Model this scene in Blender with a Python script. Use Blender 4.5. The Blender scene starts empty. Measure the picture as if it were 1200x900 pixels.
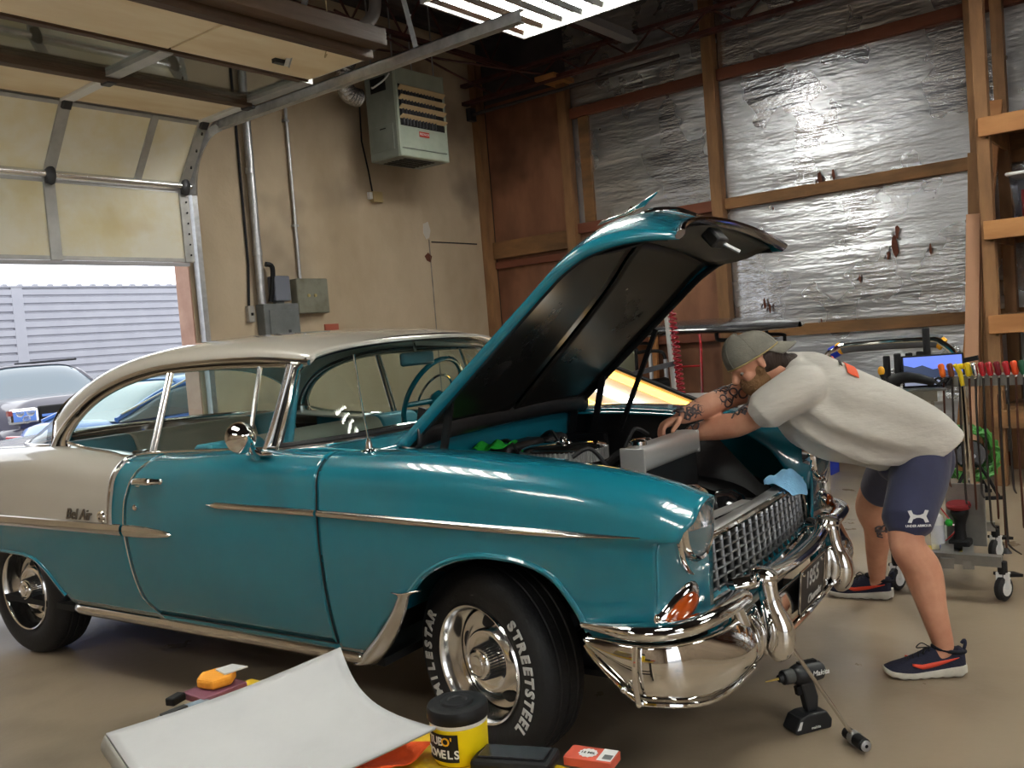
import bpy, bmesh, math, random
from mathutils import Vector, Matrix, Quaternion
random.seed(7)
S = bpy.context.scene
COL = S.collection
PI = math.pi
# ---------------------------------------------------------------- camera
YAW, TILT, ROLL, CAMH, FPX = 0.90084608, 0.05069662, 0.08098732, 1.43283430, 1057.43956
def camera():
    f = Vector((math.sin(YAW)*math.cos(TILT), math.cos(YAW)*math.cos(TILT), -math.sin(TILT)))
    r = Vector((math.cos(YAW), -math.sin(YAW), 0)); d = f.cross(r)
    r2 = r*math.cos(ROLL)+d*math.sin(ROLL); d2 = -r*math.sin(ROLL)+d*math.cos(ROLL)
    cd = bpy.data.cameras.new('camera'); o = bpy.data.objects.new('camera', cd); COL.objects.link(o)
    cd.sensor_fit = 'HORIZONTAL'; cd.sensor_width = 36; cd.lens = FPX/1200*36; cd.clip_start = 0.05; cd.clip_end = 300
    m = Matrix((r2, -d2, -f)).transposed().to_4x4(); m.translation = Vector((0, 0, CAMH)); o.matrix_world = m
    S.camera = o
camera()
# ---------------------------------------------------------------- world, exposure
SKY = 2.0
EXPOSURE = 0.36
TUBE = 34.0
w = bpy.data.worlds.new('overcast_sky'); S.world = w; w.use_nodes = True
nt = w.node_tree; bg = nt.nodes['Background']
tc = nt.nodes.new('ShaderNodeTexCoord'); nz = nt.nodes.new('ShaderNodeTexNoise'); nz.inputs['Scale'].default_value = 2.2; nz.inputs['Detail'].default_value = 5
rp = nt.nodes.new('ShaderNodeValToRGB'); rp.color_ramp.elements[0].color = (.82, .88, .97, 1); rp.color_ramp.elements[1].color = (1, 1, 1, 1)
rp.color_ramp.elements[0].position = .35; rp.color_ramp.elements[1].position = .65
nt.links.new(tc.outputs['Generated'], nz.inputs['Vector']); nt.links.new(nz.outputs['Fac'], rp.inputs['Fac']); nt.links.new(rp.outputs['Color'], bg.inputs['Color'])
bg.inputs['Strength'].default_value = SKY
S.view_settings.view_transform = 'Standard'; S.view_settings.look = 'None'; S.view_settings.gamma = 1; S.view_settings.use_curve_mapping = False
S.view_settings.exposure = EXPOSURE
def portal(name, loc, rot, sx, sy):
    l = bpy.data.lights.new(name, 'AREA'); l.shape = 'RECTANGLE'; l.size = sx; l.size_y = sy; l.cycles.is_portal = True
    o = bpy.data.objects.new(name, l); COL.objects.link(o); o.location = loc; o.rotation_euler = rot
portal('daylight_portal', (2.75, 7.25, 1.15), (PI/2, 0, PI), 3.5, 2.3)
portal('daylight_portal', (-1.2, -5.1, 1.9), (PI/2, 0, 0), 4.6, 3.8)
# ---------------------------------------------------------------- helpers
def V(*a): return Vector(a)
class MB:
    def __init__(s): s.v = []; s.f = []; s.m = []; s.mi = 0
    def add(s, vs, fs):
        b = len(s.v); s.v += [tuple(p) for p in vs]; s.f += [tuple(i+b for i in f) for f in fs]; s.m += [s.mi]*len(fs); return s
    def bb(s, x0, x1, y0, y1, z0, z1):
        return s.add([(x0,y0,z0),(x1,y0,z0),(x1,y1,z0),(x0,y1,z0),(x0,y0,z1),(x1,y0,z1),(x1,y1,z1),(x0,y1,z1)],
                     [(3,2,1,0),(4,5,6,7),(0,1,5,4),(1,2,6,5),(2,3,7,6),(3,0,4,7)])
    def box(s, c, size, rot=None):
        c = Vector(c); q = [Vector((a*size[0]/2, b*size[1]/2, d*size[2]/2)) for d in (-1,1) for a,b in ((-1,-1),(1,-1),(1,1),(-1,1))]
        if rot is not None: q = [rot @ p for p in q]
        return s.add([c+p for p in q], [(3,2,1,0),(4,5,6,7),(0,1,5,4),(1,2,6,5),(2,3,7,6),(3,0,4,7)])
    def bar(s, p0, p1, wx, wz, up=(0,0,1)):
        p0 = Vector(p0); p1 = Vector(p1); d = p1-p0; L = d.length; d.normalize(); up = Vector(up)
        if abs(d.dot(up)) > .99: up = Vector((1,0,0))
        x = d.cross(up).normalized(); z = x.cross(d)
        return s.box((p0+p1)/2, (wx, L, wz), Matrix((x, d, z)).transposed())
    def cyl(s, p0, p1, r0, r1=None, n=16, caps=True):
        return s.tube([p0, p1], [r0, r0 if r1 is None else r1], n, caps=caps)
    def tube(s, pts, r, n=8, closed=False, caps=True, flat=1.0, up=None):
        pts = [Vector(p) for p in pts]; N = len(pts)
        if not isinstance(r, (list, tuple)): r = [r]*N
        vs = []; prev = None
        for i, p in enumerate(pts):
            if closed: t = pts[(i+1) % N]-pts[i-1]
            else: t = pts[min(i+1, N-1)]-pts[max(i-1, 0)]
            t.normalize()
            if prev is None:
                a = Vector(up) if up else (Vector((0,0,1)) if abs(t.z) < .9 else Vector((1,0,0)))
                x = t.cross(a).normalized()
            else:
                x = prev-t*prev.dot(t)
                x = x.normalized() if x.length > 1e-6 else t.orthogonal().normalized()
            prev = x; y = x.cross(t)
            for k in range(n):
                a = 2*PI*k/n; vs.append(p+(x*math.cos(a)+y*math.sin(a)*flat)*r[i])
        fs = []
        M = N if closed else N-1
        for i in range(M):
            for k in range(n):
                a = i*n+k; b = i*n+(k+1) % n; c = ((i+1) % N)*n+(k+1) % n; d = ((i+1) % N)*n+k
                fs.append((a, d, c, b))
        if caps and not closed:
            fs.append(tuple(range(n))); fs.append(tuple((N-1)*n+k for k in reversed(range(n))))
        return s.add(vs, fs)
    def lathe(s, prof, o=(0,0,0), axis=(0,0,1), n=24, a0=0, a1=2*PI, caps=False):
        o = Vector(o); ax = Vector(axis).normalized(); x = ax.orthogonal().normalized(); y = ax.cross(x)
        full = abs(a1-a0-2*PI) < 1e-6; nn = n if full else n+1
        vs = [o+ax*h+(x*math.cos(a0+(a1-a0)*k/n)+y*math.sin(a0+(a1-a0)*k/n))*r for r, h in prof for k in range(nn)]
        fs = []
        for i in range(len(prof)-1):
            for k in range(n):
                k2 = (k+1) % nn
                fs.append((i*nn+k, i*nn+k2, (i+1)*nn+k2, (i+1)*nn+k))
        if caps:
            fs.append(tuple(reversed(range(nn)))); fs.append(tuple((len(prof)-1)*nn+k for k in range(nn)))
        return s.add(vs, fs)
    def grid(s, fn, nu, nv, cu=False, cv=False, flip=False):
        vs = [fn(i/(nu if cu else nu-1), j/(nv if cv else nv-1)) for i in range(nu) for j in range(nv)]
        fs = []
        for i in range(nu if cu else nu-1):
            for j in range(nv if cv else nv-1):
                a = i*nv+j; b = ((i+1) % nu)*nv+j; c = ((i+1) % nu)*nv+(j+1) % nv; d = i*nv+(j+1) % nv
                fs.append((a, d, c, b) if flip else (a, b, c, d))
        return s.add(vs, fs)
    def prism(s, poly, ax, ay, az, o, d):
        """2-D polygon poly in axes ax, ay at origin o extruded by d along az"""
        ax = Vector(ax); ay = Vector(ay); az = Vector(az); o = Vector(o); n = len(poly)
        b = [o+ax*p[0]+ay*p[1] for p in poly]; t = [p+az*d for p in b]
        return s.add(b+t, [tuple(reversed(range(n))), tuple(range(n, 2*n))]+[(i, (i+1) % n, n+(i+1) % n, n+i) for i in range(n)])
    def ball(s, c, r, n=12, m=8, rot=None):
        c = Vector(c); r = Vector(r if isinstance(r, (tuple, list)) else (r, r, r))
        def fn(u, v):
            a = 2*PI*u; b = PI*(v*.998+.001)
            p = Vector((r.x*math.sin(b)*math.cos(a), r.y*math.sin(b)*math.sin(a), -r.z*math.cos(b)))
            return c+(rot @ p if rot is not None else p)
        return s.grid(fn, n, m, cu=True)
    def xf(s, M): s.v = [tuple(M @ Vector(p)) for p in s.v]; return s
    def mirror(s): s.v = [(x, -y, z) for x, y, z in s.v]; s.f = [tuple(reversed(f)) for f in s.f]; return s
    def build(s, name, mat, parent=None, smooth=35, bevel=0, sub=0, solid=0, seg=2, fixn=True, off=-1, loc=None):
        me = bpy.data.meshes.new(name); me.from_pydata(s.v, [], s.f)
        mats = mat if isinstance(mat, (list, tuple)) else [mat]
        for m_ in mats: me.materials.append(m_)
        if len(mats) > 1: me.polygons.foreach_set('material_index', s.m)
        if fixn:
            bm = bmesh.new(); bm.from_mesh(me); bmesh.ops.remove_doubles(bm, verts=bm.verts, dist=1e-5)
            bmesh.ops.recalc_face_normals(bm, faces=bm.faces); bm.to_mesh(me); bm.free()
        me.update()
        if smooth:
            me.shade_smooth()
            if smooth < 180: me.set_sharp_from_angle(angle=math.radians(smooth))
        o = bpy.data.objects.new(name, me); COL.objects.link(o)
        if parent is not None: o.parent = parent
        if loc is not None: o.location = loc
        if solid:
            md = o.modifiers.new('s', 'SOLIDIFY'); md.thickness = solid; md.offset = off
        if sub:
            md = o.modifiers.new('d', 'SUBSURF'); md.levels = sub; md.render_levels = sub
        if bevel:
            md = o.modifiers.new('b', 'BEVEL'); md.width = bevel; md.segments = seg; md.limit_method = 'ANGLE'; md.angle_limit = math.radians(40)
        return o
def tag(o, label, cat, group=None, kind=None):
    if label: o['label'] = label
    if cat: o['category'] = cat
    if group: o['group'] = group
    if kind: o['kind'] = kind
    return o
def empty(name, loc=(0,0,0), rz=0, parent=None):
    o = bpy.data.objects.new(name, None); COL.objects.link(o); o.location = loc; o.rotation_euler = (0, 0, rz); o.empty_display_size = .1
    if parent: o.parent = parent
    return o
def struct(o): o['kind'] = 'structure'; return o
def copyobj(o, name=None, parent=None):
    c = o.copy(); COL.objects.link(c)
    if parent is not None: c.parent = parent
    return c
def lerp(a, b, t): return a+(b-a)*t
def interp(tab, x):
    """monotone-ish Catmull interpolation through (x, y) table"""
    n = len(tab)
    if x <= tab[0][0]: return tab[0][1]
    if x >= tab[-1][0]: return tab[-1][1]
    for i in range(n-1):
        if x <= tab[i+1][0]: break
    x0, y0 = tab[i]; x1, y1 = tab[i+1]; h = x1-x0; t = (x-x0)/h
    def slope(j):
        if j == 0: return (tab[1][1]-tab[0][1])/(tab[1][0]-tab[0][0])
        if j == n-1: return (tab[-1][1]-tab[-2][1])/(tab[-1][0]-tab[-2][0])
        a = (tab[j][1]-tab[j-1][1])/(tab[j][0]-tab[j-1][0]); b = (tab[j+1][1]-tab[j][1])/(tab[j+1][0]-tab[j][0])
        return 0 if a*b <= 0 else 2*a*b/(a+b)
    m0 = slope(i); m1 = slope(i+1)
    return (2*t**3-3*t*t+1)*y0+(t**3-2*t*t+t)*h*m0+(-2*t**3+3*t*t)*y1+(t**3-t*t)*h*m1
def spline(pts, t):
    """Catmull-Rom through points, t in 0..1"""
    n = len(pts)-1; k = min(int(t*n), n-1); u = t*n-k
    p0 = Vector(pts[max(k-1, 0)]); p1 = Vector(pts[k]); p2 = Vector(pts[k+1]); p3 = Vector(pts[min(k+2, n)])
    return .5*((2*p1)+(p2-p0)*u+(2*p0-5*p1+4*p2-p3)*u*u+(3*p1-p0-3*p2+p3)*u**3)
def spts(pts, n): return [spline(pts, i/(n-1)) for i in range(n)]
def sstep(a, b, x):
    t = max(0, min(1, (x-a)/(b-a))); return t*t*(3-2*t)
# ---------------------------------------------------------------- materials
def srgb(r, g, b): return tuple(((c/255)/12.92 if c/255 <= .04045 else (((c/255)+.055)/1.055)**2.4) for c in (r, g, b))+(1,)
def mat(name, col, rough=.5, metal=0., coat=0., spec=.5, emit=None, es=0., trans=0., ior=1.45, col2=None, scale=5., stretch=(1,1,1), lo=.35, hi=.65,
        bump=0., bscale=40., bstretch=None, rough2=None, detail=6., col3=None, scale3=1., lo3=.5, hi3=.7, alpha=1., sheen=0.):
    m = bpy.data.materials.new(name); m.use_nodes = True; nt = m.node_tree; N = nt.nodes; L = nt.links
    p = N['Principled BSDF']; I = p.inputs
    I['Base Color'].default_value = col; I['Roughness'].default_value = rough; I['Metallic'].default_value = metal; I['Coat Weight'].default_value = coat
    I['Coat Roughness'].default_value = .03; I['Specular IOR Level'].default_value = spec; I['IOR'].default_value = ior; I['Transmission Weight'].default_value = trans
    I['Alpha'].default_value = alpha; I['Sheen Weight'].default_value = sheen
    if emit: I['Emission Color'].default_value = emit; I['Emission Strength'].default_value = es
    if col2 or bump or rough2 is not None or col3:
        tc = N.new('ShaderNodeTexCoord')
        def tex(sc, st, det):
            mp = N.new('ShaderNodeMapping'); mp.inputs['Scale'].default_value = st; L.new(tc.outputs['Object'], mp.inputs['Vector'])
            t = N.new('ShaderNodeTexNoise'); t.inputs['Scale'].default_value = sc; t.inputs['Detail'].default_value = det; t.inputs['Roughness'].default_value = .6
            L.new(mp.outputs['Vector'], t.inputs['Vector']); return t
        cur = None
        if col2 or rough2 is not None:
            t = tex(scale, stretch, detail); mr = N.new('ShaderNodeMapRange'); mr.inputs['From Min'].default_value = lo; mr.inputs['From Max'].default_value = hi
            L.new(t.outputs['Fac'], mr.inputs['Value'])
            if col2:
                mx = N.new('ShaderNodeMix'); mx.data_type = 'RGBA'; mx.inputs['A'].default_value = col; mx.inputs['B'].default_value = col2
                L.new(mr.outputs['Result'], mx.inputs['Factor']); cur = mx.outputs['Result']
            if rough2 is not None:
                mr2 = N.new('ShaderNodeMapRange'); mr2.inputs['To Min'].default_value = rough; mr2.inputs['To Max'].default_value = rough2
                L.new(mr.outputs['Result'], mr2.inputs['Value']); L.new(mr2.outputs['Result'], I['Roughness'])
        if col3:
            t = tex(scale3, (1, 1, 1), 3.); mr = N.new('ShaderNodeMapRange'); mr.inputs['From Min'].default_value = lo3; mr.inputs['From Max'].default_value = hi3
            L.new(t.outputs['Fac'], mr.inputs['Value'])
            mx = N.new('ShaderNodeMix'); mx.data_type = 'RGBA'; mx.inputs['B'].default_value = col3
            if cur: L.new(cur, mx.inputs['A'])
            else: mx.inputs['A'].default_value = col
            L.new(mr.outputs['Result'], mx.inputs['Factor']); cur = mx.outputs['Result']
        if cur: L.new(cur, I['Base Color'])
        if bump:
            t = tex(bscale, bstretch or (1, 1, 1), 4.); b = N.new('ShaderNodeBump'); b.inputs['Strength'].default_value = bump; b.inputs['Distance'].default_value = .02
            L.new(t.outputs['Fac'], b.inputs['Height']); L.new(b.outputs['Normal'], I['Normal'])
    return m
def glassmat(name, tint, rough=0., transp=.85):
    """thin pane: mostly clear transparent plus a mirror-like sheen"""
    m = bpy.data.materials.new(name); m.use_nodes = True; nt = m.node_tree; N = nt.nodes; L = nt.links
    for n in list(N): N.remove(n)
    out = N.new('ShaderNodeOutputMaterial'); tr = N.new('ShaderNodeBsdfTransparent'); tr.inputs['Color'].default_value = tint
    gl = N.new('ShaderNodeBsdfGlossy'); gl.inputs['Roughness'].default_value = rough; lw = N.new('ShaderNodeLayerWeight'); lw.inputs['Blend'].default_value = .5
    pw = N.new('ShaderNodeMath'); pw.operation = 'POWER'; pw.inputs[1].default_value = 4.; L.new(lw.outputs['Facing'], pw.inputs[0]); fr = N.new('ShaderNodeMapRange'); fr.inputs['To Min'].default_value = .05; fr.inputs['To Max'].default_value = .9; L.new(pw.outputs[0], fr.inputs['Value'])
    mx = N.new('ShaderNodeMixShader'); L.new(fr.outputs['Result'], mx.inputs['Fac']); L.new(tr.outputs[0], mx.inputs[1]); L.new(gl.outputs[0], mx.inputs[2]); L.new(mx.outputs[0], out.inputs['Surface'])
    return m
def text(name, body, size, mat, parent, M, extrude=.001, align='CENTER', bold=0., shear=0., spacing=1.):
    cu = bpy.data.curves.new(name, 'FONT'); cu.body = body; cu.size = size; cu.align_x = align; cu.align_y = 'CENTER'; cu.extrude = extrude; cu.offset = bold; cu.shear = shear; cu.space_character = spacing
    cu.resolution_u = 3
    o = bpy.data.objects.new(name+'_curve', cu); COL.objects.link(o); bpy.context.view_layer.update()
    dg = bpy.context.evaluated_depsgraph_get(); me = bpy.data.meshes.new_from_object(o.evaluated_get(dg)); bpy.data.objects.remove(o)
    me.transform(M); me.materials.clear(); me.materials.append(mat); me.name = name
    t = bpy.data.objects.new(name, me); COL.objects.link(t); t.parent = parent; return t
def frame(o, x, y):
    """matrix with origin o, text right x, text up y"""
    x = Vector(x).normalized(); y = Vector(y).normalized(); z = x.cross(y)
    m = Matrix((x, y, z)).transposed().to_4x4(); m.translation = Vector(o); return m
black = mat('black_plastic', (.009, .009, .010, 1), .5, spec=.3)
rubber = mat('black_rubber', (.011, .011, .012, 1), .62, bump=.15, bscale=60)
chrome = mat('chrome', (.78, .77, .75, 1), .06, 1.)
stainless = mat('stainless_trim', (.62, .6, .57, 1), .17, 1.)
steel = mat('galvanised_steel', (.42, .43, .44, 1), .38, .85, col2=(.56, .57, .58, 1), scale=14, bump=.05)
darksteel = mat('dark_steel', (.06, .06, .065, 1), .45, .6)
white = mat('white_plastic', (.75, .75, .74, 1), .4)
redpaint = mat('red_paint', srgb(178, 24, 34), .35, coat=.4)
yellowp = mat('yellow_plastic', srgb(228, 196, 20), .4)
orangep = mat('orange_plastic', srgb(236, 110, 30), .4)
bluep = mat('blue_plastic', srgb(28, 60, 190), .35)
greenp = mat('green_plastic', srgb(50, 190, 60), .45)
# ================================================================ room shell
XF, YC, ZC = 8.65, 7.02, 5.0
X0, Y0 = -5.0, -5.0
floor_m = mat('concrete_floor', (.235, .18, .125, 1), .24, col2=(.325, .255, .178, 1), scale=1.3, lo=.3, hi=.7, rough2=.5, bump=.06, bscale=22, col3=(.115, .09, .065, 1), scale3=.9, lo3=.56, hi3=.8, detail=9)
conc_m = mat('concrete_wall', (.40, .31, .205, 1), .85, col2=(.54, .44, .315, 1), scale=1.1, lo=.32, hi=.7, bump=.12, bscale=18, col3=(.19, .15, .115, 1), scale3=.8, lo3=.56, hi3=.78, stretch=(1, 1, .6), detail=8)
ply_m = mat('brown_plywood', srgb(112, 72, 52), .6, col2=srgb(142, 98, 72), scale=1.6, stretch=(1, 1.5, .5), bump=.06, bscale=30, col3=srgb(84, 52, 36), scale3=1.1, lo3=.52, hi3=.75)
wood_m = mat('rough_lumber', srgb(152, 112, 74), .7, col2=srgb(110, 78, 50), scale=5, stretch=(1, 1, .2), bump=.15, bscale=30, bstretch=(1, 1, .12))
woodh_m = mat('rough_lumber_dark', srgb(146, 104, 64), .7, col2=srgb(96, 70, 44), scale=5, stretch=(1, .25, 1), bump=.15, bscale=30, bstretch=(1, .12, 1))
redw_m = mat('reddish_lumber', srgb(124, 70, 48), .65, col2=srgb(98, 56, 40), scale=4, stretch=(1, .25, 1), bump=.12, bscale=30, bstretch=(1, .12, 1))
newwood_m = mat('fresh_lumber', srgb(182, 130, 80), .62, col2=srgb(158, 106, 62), scale=6, stretch=(1, .2, 1), bump=.1, bscale=30, bstretch=(1, .15, 1))
deck_m = mat('ceiling_deck', (.075, .066, .07, 1), .6, .3, col2=(.045, .04, .045, 1), scale=3)
joist_m = mat('red_primer_steel', srgb(88, 48, 42), .55, .1, col2=srgb(62, 36, 34), scale=6)
drywall_m = mat('panelled_wall', (.36, .28, .20, 1), .8, col2=(.28, .21, .15, 1), scale=1.2)
torn_m = mat('torn_brown_backing', srgb(96, 52, 34), .8)
def foil_material():
    m = bpy.data.materials.new('foil_insulation'); m.use_nodes = True; nt = m.node_tree; N = nt.nodes; L = nt.links; p = N['Principled BSDF']
    p.inputs['Metallic'].default_value = .92; p.inputs['Roughness'].default_value = .3
    tc = N.new('ShaderNodeTexCoord')
    def noise(sc, st, d):
        mp = N.new('ShaderNodeMapping'); mp.inputs['Scale'].default_value = st; L.new(tc.outputs['Object'], mp.inputs['Vector'])
        t = N.new('ShaderNodeTexNoise'); t.inputs['Scale'].default_value = sc; t.inputs['Detail'].default_value = d; L.new(mp.outputs['Vector'], t.inputs['Vector']); return t.outputs['Fac']
    a = noise(9, (1, .16, 1.5), 5); b = noise(38, (1, .35, 1.2), 3); c = noise(2.2, (1, .6, 1), 2)
    def mul(x, k):
        q = N.new('ShaderNodeMath'); q.operation = 'MULTIPLY'; q.inputs[1].default_value = k; L.new(x, q.inputs[0]); return q.outputs[0]
    def addn(x, y):
        q = N.new('ShaderNodeMath'); q.operation = 'ADD'; L.new(x, q.inputs[0]); L.new(y, q.inputs[1]); return q.outputs[0]
    h = addn(addn(mul(a, 1.), mul(b, .32)), mul(c, 1.2))
    bp = N.new('ShaderNodeBump'); bp.inputs['Strength'].default_value = .55; bp.inputs['Distance'].default_value = .03; L.new(h, bp.inputs['Height']); L.new(bp.outputs['Normal'], p.inputs['Normal'])
    mr = N.new('ShaderNodeMapRange'); mr.inputs['From Min'].default_value = .35; mr.inputs['From Max'].default_value = .7; mr.inputs['To Min'].default_value = .2; mr.inputs['To Max'].default_value = .42
    L.new(noise(1.5, (1, 1, 1), 3), mr.inputs['Value']); L.new(mr.outputs['Result'], p.inputs['Roughness'])
    mx = N.new('ShaderNodeMix'); mx.data_type = 'RGBA'; mx.inputs['A'].default_value = (.50, .515, .55, 1); mx.inputs['B'].default_value = (.70, .71, .735, 1); L.new(noise(.9, (1, 1, 1), 4), mx.inputs['Factor']); L.new(mx.outputs['Result'], p.inputs['Base Color'])
    return m
foil_m = foil_material()
floor = struct(MB().bb(X0-.2, XF+.2, Y0-.2, YC+.2, -.2, 0).build('floor', floor_m))
asphalt_m = mat('asphalt', (.20, .20, .205, 1), .9, col2=(.26, .26, .26, 1), scale=3, bump=.2, bscale=60)
struct(MB().bb(-30, 40, YC+.2, 45, -.25, -.03).build('ground_yard', asphalt_m))
struct(MB().bb(-30, 40, -40, Y0-.2, -.25, -.03).build('ground_forecourt', asphalt_m))
# back wall (concrete) with the roll-up door opening
DX0, DX1, DZ = 1.0, 4.5, 3.05
wb = MB(); wb.bb(DX1, XF+.2, YC, YC+.22, 0, ZC+.2); wb.bb(X0-.2, DX0, YC, YC+.22, 0, ZC+.2); wb.bb(DX0, DX1, YC, YC+.22, DZ, ZC+.2)
wall_back = struct(wb.build('wall_back', conc_m, smooth=0))
jm = mat('pink_jamb_paint', srgb(196, 160, 142), .8, col2=srgb(176, 138, 122), scale=4)
MB().bb(DX1-.012, DX1, YC+.005, YC+.215, 0, DZ).build('door_jamb', jm, wall_back, smooth=0)
MB().bb(DX0, DX0+.012, YC+.005, YC+.215, 0, DZ).build('door_jamb', jm, wall_back, smooth=0)
# precast panel joints and corner post on the concrete wall
MB().bb(7.555, 7.57, YC-.004, YC, 0, 2.62).build('panel_joint', mat('joint_mortar', (.27, .24, .2, 1), .9, col2=(.15, .13, .11, 1), scale=9), wall_back, smooth=0)
MB().bb(7.60, 8.40, YC-.006, YC, 2.585, 2.60).build('crack', black, wall_back, smooth=0)
pm = mat('wall_patch', (.55, .52, .47, 1), .8)
MB().prism([(0,0),(.05,.02),(.08,.1),(.05,.2),(-.03,.17),(-.04,.07)], (1,0,0), (0,0,1), (0,-1,0), (7.52, YC, 2.62), .004).build('patch', pm, wall_back, smooth=0)
MB().prism([(0,0),(.06,-.02),(.09,.05),(.03,.09),(-.03,.05)], (1,0,0), (0,0,1), (0,-1,0), (7.5, YC, 2.38), .004).build('patch', torn_m, wall_back, smooth=0)
MB().prism([(0,0),(.05,0),(.06,.06),(.02,.09),(-.02,.05)], (1,0,0), (0,0,1), (0,-1,0), (7.96, YC, 3.58), .004).build('patch', pm, wall_back, smooth=0)
MB().bb(XF-.16, XF-.02, YC-.10, YC-.002, 0, 4.75).build('corner_post', wood_m, wall_back, smooth=0, bevel=.004)
# other walls behind the camera: left closed, front with an open bay
wall_left = struct(MB().bb(X0-.2, X0, Y0, YC, 0, ZC+.2).build('wall_left', drywall_m, smooth=0))
wf = MB()
for a, b in ((X0-.2, -3.5), (1.1, XF+.2)): wf.bb(a, b, Y0-.2, Y0, 0, ZC+.2)
for a, b in ((-3.5, 1.1),): wf.bb(a, b, Y0-.2, Y0, 3.8, ZC+.2)
struct(wf.build('wall_front', drywall_m, smooth=0))
# right wall: backing, foil sheets, plywood, posts, girts
wall_right = struct(MB().bb(XF+.02, XF+.2, Y0-.2, YC+.2, 0, ZC+.2).build('wall_right', darksteel, smooth=0))
GZ = [0, 1.29, 2.60, 3.88, ZC]
PY = [YC-.1, 5.73, 3.95, 1.57, -.8, -3.0, Y0]
rnd = random.Random(3)
for i in range(1, len(PY)-1):
    for j in range(4):
        y1, y0, z0, z1 = PY[i], PY[i+1], GZ[j], GZ[j+1]
        if i == 1 and j < 2:
            MB().bb(XF-.005, XF+.015, y0, y1, z0, z1).build('plywood_sheet', ply_m, wall_right, smooth=0); continue
        ph = [rnd.uniform(0, 6) for _ in range(4)]
        def fn(u, v):
            y = lerp(y0, y1, u); z = lerp(z0, z1, v); k = math.sin(PI*u)*math.sin(PI*v)
            return (XF-.004-.022*k-.009*k*math.sin(7*z+1.2*y+ph[0])-.006*k*math.sin(5*y+ph[1])-.004*k*math.sin(19*z+2*y+ph[2]), y, z)
        MB().grid(fn, 28, 28).build('foil_sheet', foil_m, wall_right)
MB().bb(XF-.005, XF+.015, 5.73, YC-.1, 0, 4.25).build('plywood_sheet', ply_m, wall_right, smooth=0)
MB().bb(XF-.002, XF+.015, 5.73, YC-.1, 4.25, ZC).build('dark_board', deck_m, wall_right, smooth=0)
for k, y in enumerate(PY[1:-1]):
    h = 4.22 if k == 0 else ZC
    MB().bb(XF-.13, XF-.02, y-.06, y+.06, 0, h).build('post', wood_m, wall_right, smooth=0, bevel=.004)
MB().bb(XF-.42, XF-.02, 5.60, 5.86, 4.22, 4.27).build('post_cap', newwood_m, wall_right, smooth=0, bevel=.004)
for i in range(1, len(PY)-1):
    for j, z in enumerate(GZ[1:4]):
        if i >= 1:
            m_ = redw_m if (j == 2 or i == 1) else woodh_m
            MB().bb(XF-.075, XF-.005, PY[i+1]+.06, PY[i]-.06, z-.055, z+.055).build('girt', m_, wall_right, smooth=0, bevel=.003)
MB().bb(XF-.08, XF-.005, 5.79, YC-.11, 2.40, 2.60).build('girt', woodh_m, wall_right, smooth=0, bevel=.003)
MB().bb(XF-.06, XF-.005, 5.79, YC-.11, 2.28, 2.36).build('girt', redw_m, wall_right, smooth=0, bevel=.003)
MB().bb(XF-.05, XF-.004, 5.45, 5.58, 2.66, 3.82).build('batten', woodh_m, wall_right, smooth=0, bevel=.003)
# rips in the foil
rr = random.Random(11)
for y, z, s in ((2.93,2.68,.10),(2.80,2.70,.07),(2.30,1.98,.13),(2.27,2.10,.09),(2.36,1.9,.07),(2.0,1.92,.06),(3.55,1.56,.07),(3.5,1.52,.06),(2.62,1.72,.05),(3.4,2.48,.03),(4.98,2.72,.05),(3.0,1.35,.04)):
    n = 7; pl = [(s*rr.uniform(.25,.6)*math.cos(2*PI*k/n)*.5, s*rr.uniform(.5,1)*math.sin(2*PI*k/n)) for k in range(n)]
    MB().prism(pl, (0,1,0), (0,0,1), (-1,0,0), (XF-.05, y, z), .006).build('foil_rip', torn_m, wall_right, smooth=0)
    MB().prism([(0,0),(s*.35,-.1*s),(s*.25,-.5*s)], (0,1,0), (0,0,1), (-1,0,.3), (XF-.052, y+s*.2, z), .03).build('foil_flap', foil_m, wall_right, smooth=0)
MB().bb(XF-.03, XF-.005, Y0, PY[1]-.06, 0, .12).build('bottom_plate', redw_m, wall_right, smooth=0)
# ceiling: ribbed deck, open-web joists along X, girder along Y
cm = MB()
n = 60
def dk(u, v):
    y = lerp(Y0-.2, YC+.2, u); k = int(round(u*(n*4-1))) % 4
    return (lerp(X0-.2, XF+.2, v), y, ZC+(.0 if k in (0, 1) else .05))
cm.grid(dk, n*4, 2); ceiling = struct(cm.build('ceiling', deck_m, smooth=0, solid=.03))
jb = MB(); L0, L1 = X0+.05, XF-.1
jb.bb(L0, L1, -.04, .04, ZC-.035, ZC-.005); jb.bb(L0, L1, -.035, -.008, 4.46, 4.50); jb.bb(L0, L1, .008, .035, 4.46, 4.50)
x = L0; up = True
while x < L1-.3:
    jb.bar((x, 0, 4.48 if up else ZC-.02), (x+.34, 0, ZC-.02 if up else 4.48), .016, .016); x += .34; up = not up
j0 = jb.build('joist', joist_m, ceiling, smooth=0); j0.location = (0, 6.25, 0)
for k in range(1, 9):
    c = copyobj(j0); c.location = (0, 6.25-1.3*k, 0)
gb = MB(); GX = 8.32
gb.bb(GX-.045, GX+.045, Y0+.05, YC-.05, 4.21, 4.25); gb.bb(GX-.045, GX+.045, Y0+.05, YC-.05, 4.42, 4.455)
y = Y0+.1; up = True
while y < YC-.4:
    gb.bar((GX, y, 4.23 if up else 4.45), (GX, y+.3, 4.45 if up else 4.23), .018, .018); y += .3; up = not up
gb.build('girder', joist_m, ceiling, smooth=0)
MB().bb(5.6, XF-.3, 4.62, 4.74, 4.36, 4.44).build('purlin', mat('grey_purlin', (.3,.3,.31,1), .5, .3), ceiling, smooth=0)
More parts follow.
